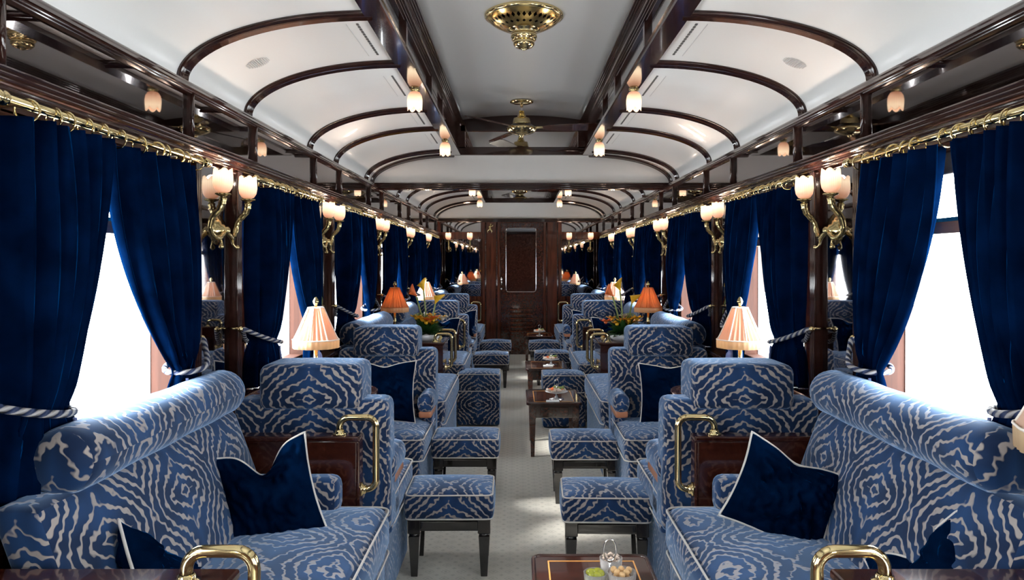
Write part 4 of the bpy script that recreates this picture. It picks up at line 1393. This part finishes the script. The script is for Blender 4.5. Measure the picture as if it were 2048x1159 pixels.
# ================================================================ CUSHIONS
def pillow_mesh(w, h, d, chop, seed):
    r = random.Random(seed); off = r.uniform(0, 50)
    n = 44
    def pt(u, v, side):
        # outline with pointed corners
        sx = u * w / 2 * (1 - .10 * (1 - v * v) * abs(u))
        sz = v * h / 2 * (1 - .10 * (1 - u * u) * abs(v))
        if v > 0: sz -= chop * math.exp(-(u / .35) ** 2) * v ** 2
        k = (max(0, 1 - u * u) ** .55) * (max(0, 1 - v * v) ** .55)
        th = d / 2 * k
        a_ = u * .8 + v * .6
        wr = (noise.noise(Vector((u * 1.6 + off, v * 1.6, side))) * .045 + (1 - abs(noise.noise(Vector((a_ * 5 + off, (v - u) * 1.8, side * 3)))) * 3) * .020 + noise.noise(Vector((u * 7 + off, v * 6, side * 3))) * .014) * k
        crease = -.03 * math.exp(-((u) / .16) ** 2) * max(0, v + .2) * k if chop > 0 else 0
        return (sx, side * (th + crease) + wr, sz)
    mb = MB()
    for side in (1, -1):
        vs = [pt(-1 + 2 * i / n, -1 + 2 * j / n, side) for j in range(n + 1) for i in range(n + 1)]
        fs = []
        for j in range(n):
            for i in range(n):
                a = j * (n + 1) + i
                f = (a, a + 1, a + n + 2, a + n + 1)
                fs.append(f if side < 0 else f[::-1])
        mb.add(vs, fs, None, True)
    edge = []
    for i in range(n): edge.append(pt(-1 + 2 * i / n, -1, 1))
    for i in range(n): edge.append(pt(1, -1 + 2 * i / n, 1))
    for i in range(n): edge.append(pt(1 - 2 * i / n, 1, 1))
    for i in range(n): edge.append(pt(-1, 1 - 2 * i / n, 1))
    return mb, edge
def pillow(loc, rot, w, h, d, chop, seed, label):
    root = empty('throw_cushion', loc); root.rotation_euler = rot
    tag(root, label, 'cushion', 'dark blue velvet cushions')
    mb, edge = pillow_mesh(w, h, d, chop, seed)
    c = mb.build('cover', M['cushion'], root)
    e = MB(); e.tube(edge, .0042, 6, closed=True); e.build('piping', M['piping'], c)
    return root
R = math.radians
def wpos(px, py, z): return (nx(px, z), Y(z), Z((524 - py) * z / 1000))
pillow(wpos(540, 990, 1.30), (R(-16), R(-14), R(14)), .30, .33, .15, .085, 1, 'dark blue velvet cushion with dented top on the front left sofa')
pillow(wpos(1569, 992, 1.28), (R(-20), R(24), R(-12)), .33, .29, .15, .02, 2, 'dark blue velvet cushion leaning askew on the front right sofa')
pq = pillow((-X(.722), Y(.975), Z(-.672)), (R(24), R(42), R(-72)), .34, .34, .15, .02, 3, 'nearly black blue cushion peeping over the left console')
pq.rotation_mode = 'YXZ'
pillow(wpos(1880, 1205, .98), (R(-8), R(-38), R(-62)), .33, .33, .16, .04, 4, 'dark blue cushion with wavy piping beside the right console')
pillow(wpos(768, 783, 2.33), (R(-10), 0, R(2)), .37, .36, .14, .02, 5, 'square blue velvet cushion on the left armchair facing the viewer')
pillow(wpos(1340, 788, 2.33), (R(-10), 0, R(-2)), .36, .36, .14, .01, 6, 'square blue velvet cushion on the right armchair facing the viewer')
pillow(wpos(880, 668, 3.88), (R(-15), R(10), R(15)), .36, .38, .14, .06, 7, 'blue cushion behind the flowers on the third left sofa')
pillow(wpos(1222, 668, 3.88), (R(-15), R(-8), R(-15)), .36, .38, .14, .06, 8, 'blue cushion behind the flowers on the third right sofa')
pillow(wpos(925, 647, 4.86), (R(-10), 0, 0), .34, .34, .13, .03, 9, 'dark cushion on the rear left armchair facing the viewer')
pillow(wpos(1172, 647, 4.86), (R(-10), 0, 0), .34, .34, .13, .03, 10, 'dark cushion on the rear right armchair facing the viewer')

# ================================================================ FLOWERS
def flowers(loc, seed, flip, label):
    root = empty('flower_arrangement', loc); root.scale = (1.25, 1.25, 1.2); tag(root, label, 'flowers', 'flower arrangements on the consoles')
    r = random.Random(seed)
    MB().lathe([(0, 0), (.06, 0), (.085, .02), (.09, .045), (.082, .045), (.06, .02), (0, .015)], 28).build('bowl', M['porcelain'], root)
    mb = MB()
    for k in range(170):
        a = r.uniform(0, 2 * pi); el = r.uniform(-.1, 1.2); L = r.uniform(.07, .15)
        d = Vector((cos(a) * cos(el), sin(a) * cos(el), sin(el)))
        b = Vector((0, 0, .045)); tip = b + d * L + Vector((0, 0, .0)); tip.z = max(tip.z, .01)
        sd = d.cross(Vector((0, 0, 1))).normalized() * r.uniform(.010, .018)
        mid = b + d * L * .6 + Vector((0, 0, .012))
        mb.add([b, mid - sd, tip, mid + sd], [(0, 1, 2), (0, 2, 3)], None, True)
    o = mb.build('foliage', M['leaf'], root, merge=False); o['kind'] = 'stuff'
    cols = ['petaly', 'petaly', 'petalo', 'petaly', 'petalw', 'petaly', 'petalo', 'petaly', 'petalw', 'petaly', 'petaly', 'leaf2']
    for k, cname in enumerate(cols):
        a = r.uniform(0, 2 * pi) if k > 3 else -pi / 2 + (k - 1.5) * .6
        rr = r.uniform(.03, .11); zz = r.uniform(.11, .17)
        c = Vector((rr * cos(a) * 1.1, rr * sin(a) * .8, zz))
        mb = MB()
        for q in range(7):
            b = 2 * pi * q / 7
            e1 = Vector((cos(b), sin(b), .35)); sd = Vector((-sin(b), cos(b), 0))
            R_ = .046
            mb.add([c, c + e1 * R_ * .6 - sd * R_ * .4, c + e1 * R_ + Vector((0, 0, .006)), c + e1 * R_ * .6 + sd * R_ * .4], [(0, 1, 2, 3)], None, True)
        mb.ball(c, .013, 6)
        mb.build('blossom', M[cname], root, merge=False)
    # pale grassy tuft
    mb = MB()
    for k in range(60):
        a = r.uniform(0, 2 * pi); t = r.uniform(.05, .5)
        p0 = Vector((flip * .05, .02, .10)); d = Vector((cos(a) * sin(t), sin(a) * sin(t), cos(t)))
        mb.tube([p0, p0 + d * .06, p0 + d * .10 + Vector((0, 0, -.01))], [.002, .0015, .0008], 4)
    o = mb.build('grass_tuft', M['leaf2'], root, merge=False); o['kind'] = 'stuff'
    # calla stems
    for dx, H, lean in ((.0, .30, -.02), (.03, .21, .03), (-.02, .26, -.05)):
        mb = MB(); mb.tube([(dx, 0, .05), (dx + lean * .3, 0, .05 + H * .5), (dx + lean, 0, .05 + H)], .005, 8)
        stm = mb.build('stem', M['leaf2'], root)
        c = Vector((dx + lean, 0, .05 + H))
        def rf(a, i, rr, z): return (rr, z + (.02 * cos(a) if i >= 3 else 0))
        T = Matrix.Translation(c) @ Matrix.Rotation(lean * 14, 4, 'Y')
        mb = MB(); mb.lathe([(.004, -.01), (.010, .01), (.020, .035), (.036, .055), (.030, .056), (.012, .03), (0, .01)], 16, T, rfun=rf)
        mb.build('calla_bloom', M['petaly'] if dx >= 0 else M['petalo'], stm)
    return root
flowers((nx(853, 3.30), Y(3.30), PT), 5, -1, 'yellow and orange flower arrangement with tall callas on the left console')
flowers((nx(1246, 3.30), Y(3.30), PT), 9, 1, 'yellow and orange flower arrangement with tall callas on the right console')

# ================================================================ LIGHT, WORLD, CAMERA
for s in (-1, 1):
    for c in [q for q in NARROW if q < 5.5 and q > 0]:
        if c < 1: continue
        for e in (-1, 1):
            lamp_light((s * (X(.977) - .074), Y(c) - .01 + e * .131, Z(.100) + .215), 1.5, (1, .82, .68), .02)
for xx in (-.86, -.60, .60, .86):
    lamp_light((X(xx), EZ - .087, Z(.155) + .225), 1.5, (1, .80, .62), .02)
w = bpy.data.worlds.new('daylight'); SC.world = w; w.use_nodes = True
bg = w.node_tree.nodes['Background']
bg.inputs[0].default_value = (.92, .97, 1.0, 1); bg.inputs[1].default_value = 14.0
sun = bpy.data.lights.new('sun', 'SUN'); sun.energy = 10; sun.angle = R(10); sun.color = (1, .95, .88)
so = bpy.data.objects.new('sun', sun); COL.objects.link(so)
so.rotation_euler = (R(12), R(-52), 0)
so['kind'] = 'structure'
# skylight portals in the window openings (sampling guides only, they give no light of their own)
for s in (-1, 1):
    for c in WIN:
        l = bpy.data.lights.new('window_portal', 'AREA'); l.shape = 'RECTANGLE'
        l.size = Z(HEAD) - Z(SILL); l.size_y = Y(2 * HW); l.cycles.is_portal = True
        o = bpy.data.objects.new('window_portal', l); COL.objects.link(o)
        o.location = (s * X(1.07), Y(c), (Z(HEAD) + Z(SILL)) / 2)
        o.rotation_euler = (0, s * pi / 2, 0)
cam = bpy.data.cameras.new('camera'); co = bpy.data.objects.new('camera', cam); COL.objects.link(co)
cam.sensor_width = 36; cam.lens = 36 * 1500 / 2048
cam.shift_x = -10 / 2048; cam.shift_y = -55.5 / 2048
cam.clip_start = .02
co.location = (-X(.03), 0, HC); co.rotation_euler = (pi / 2, 0, 0)
SC.camera = co
SC.view_settings.view_transform = 'Standard'; SC.view_settings.look = 'None'
SC.view_settings.exposure = .38; SC.view_settings.gamma = 1
SC.view_settings.use_curve_mapping = False
SC.cycles.max_bounces = 10; SC.cycles.diffuse_bounces = 5; SC.cycles.glossy_bounces = 6
SC.cycles.transparent_max_bounces = 12
SC.cycles.sample_clamp_indirect = 6
SC.cycles.use_denoising = True
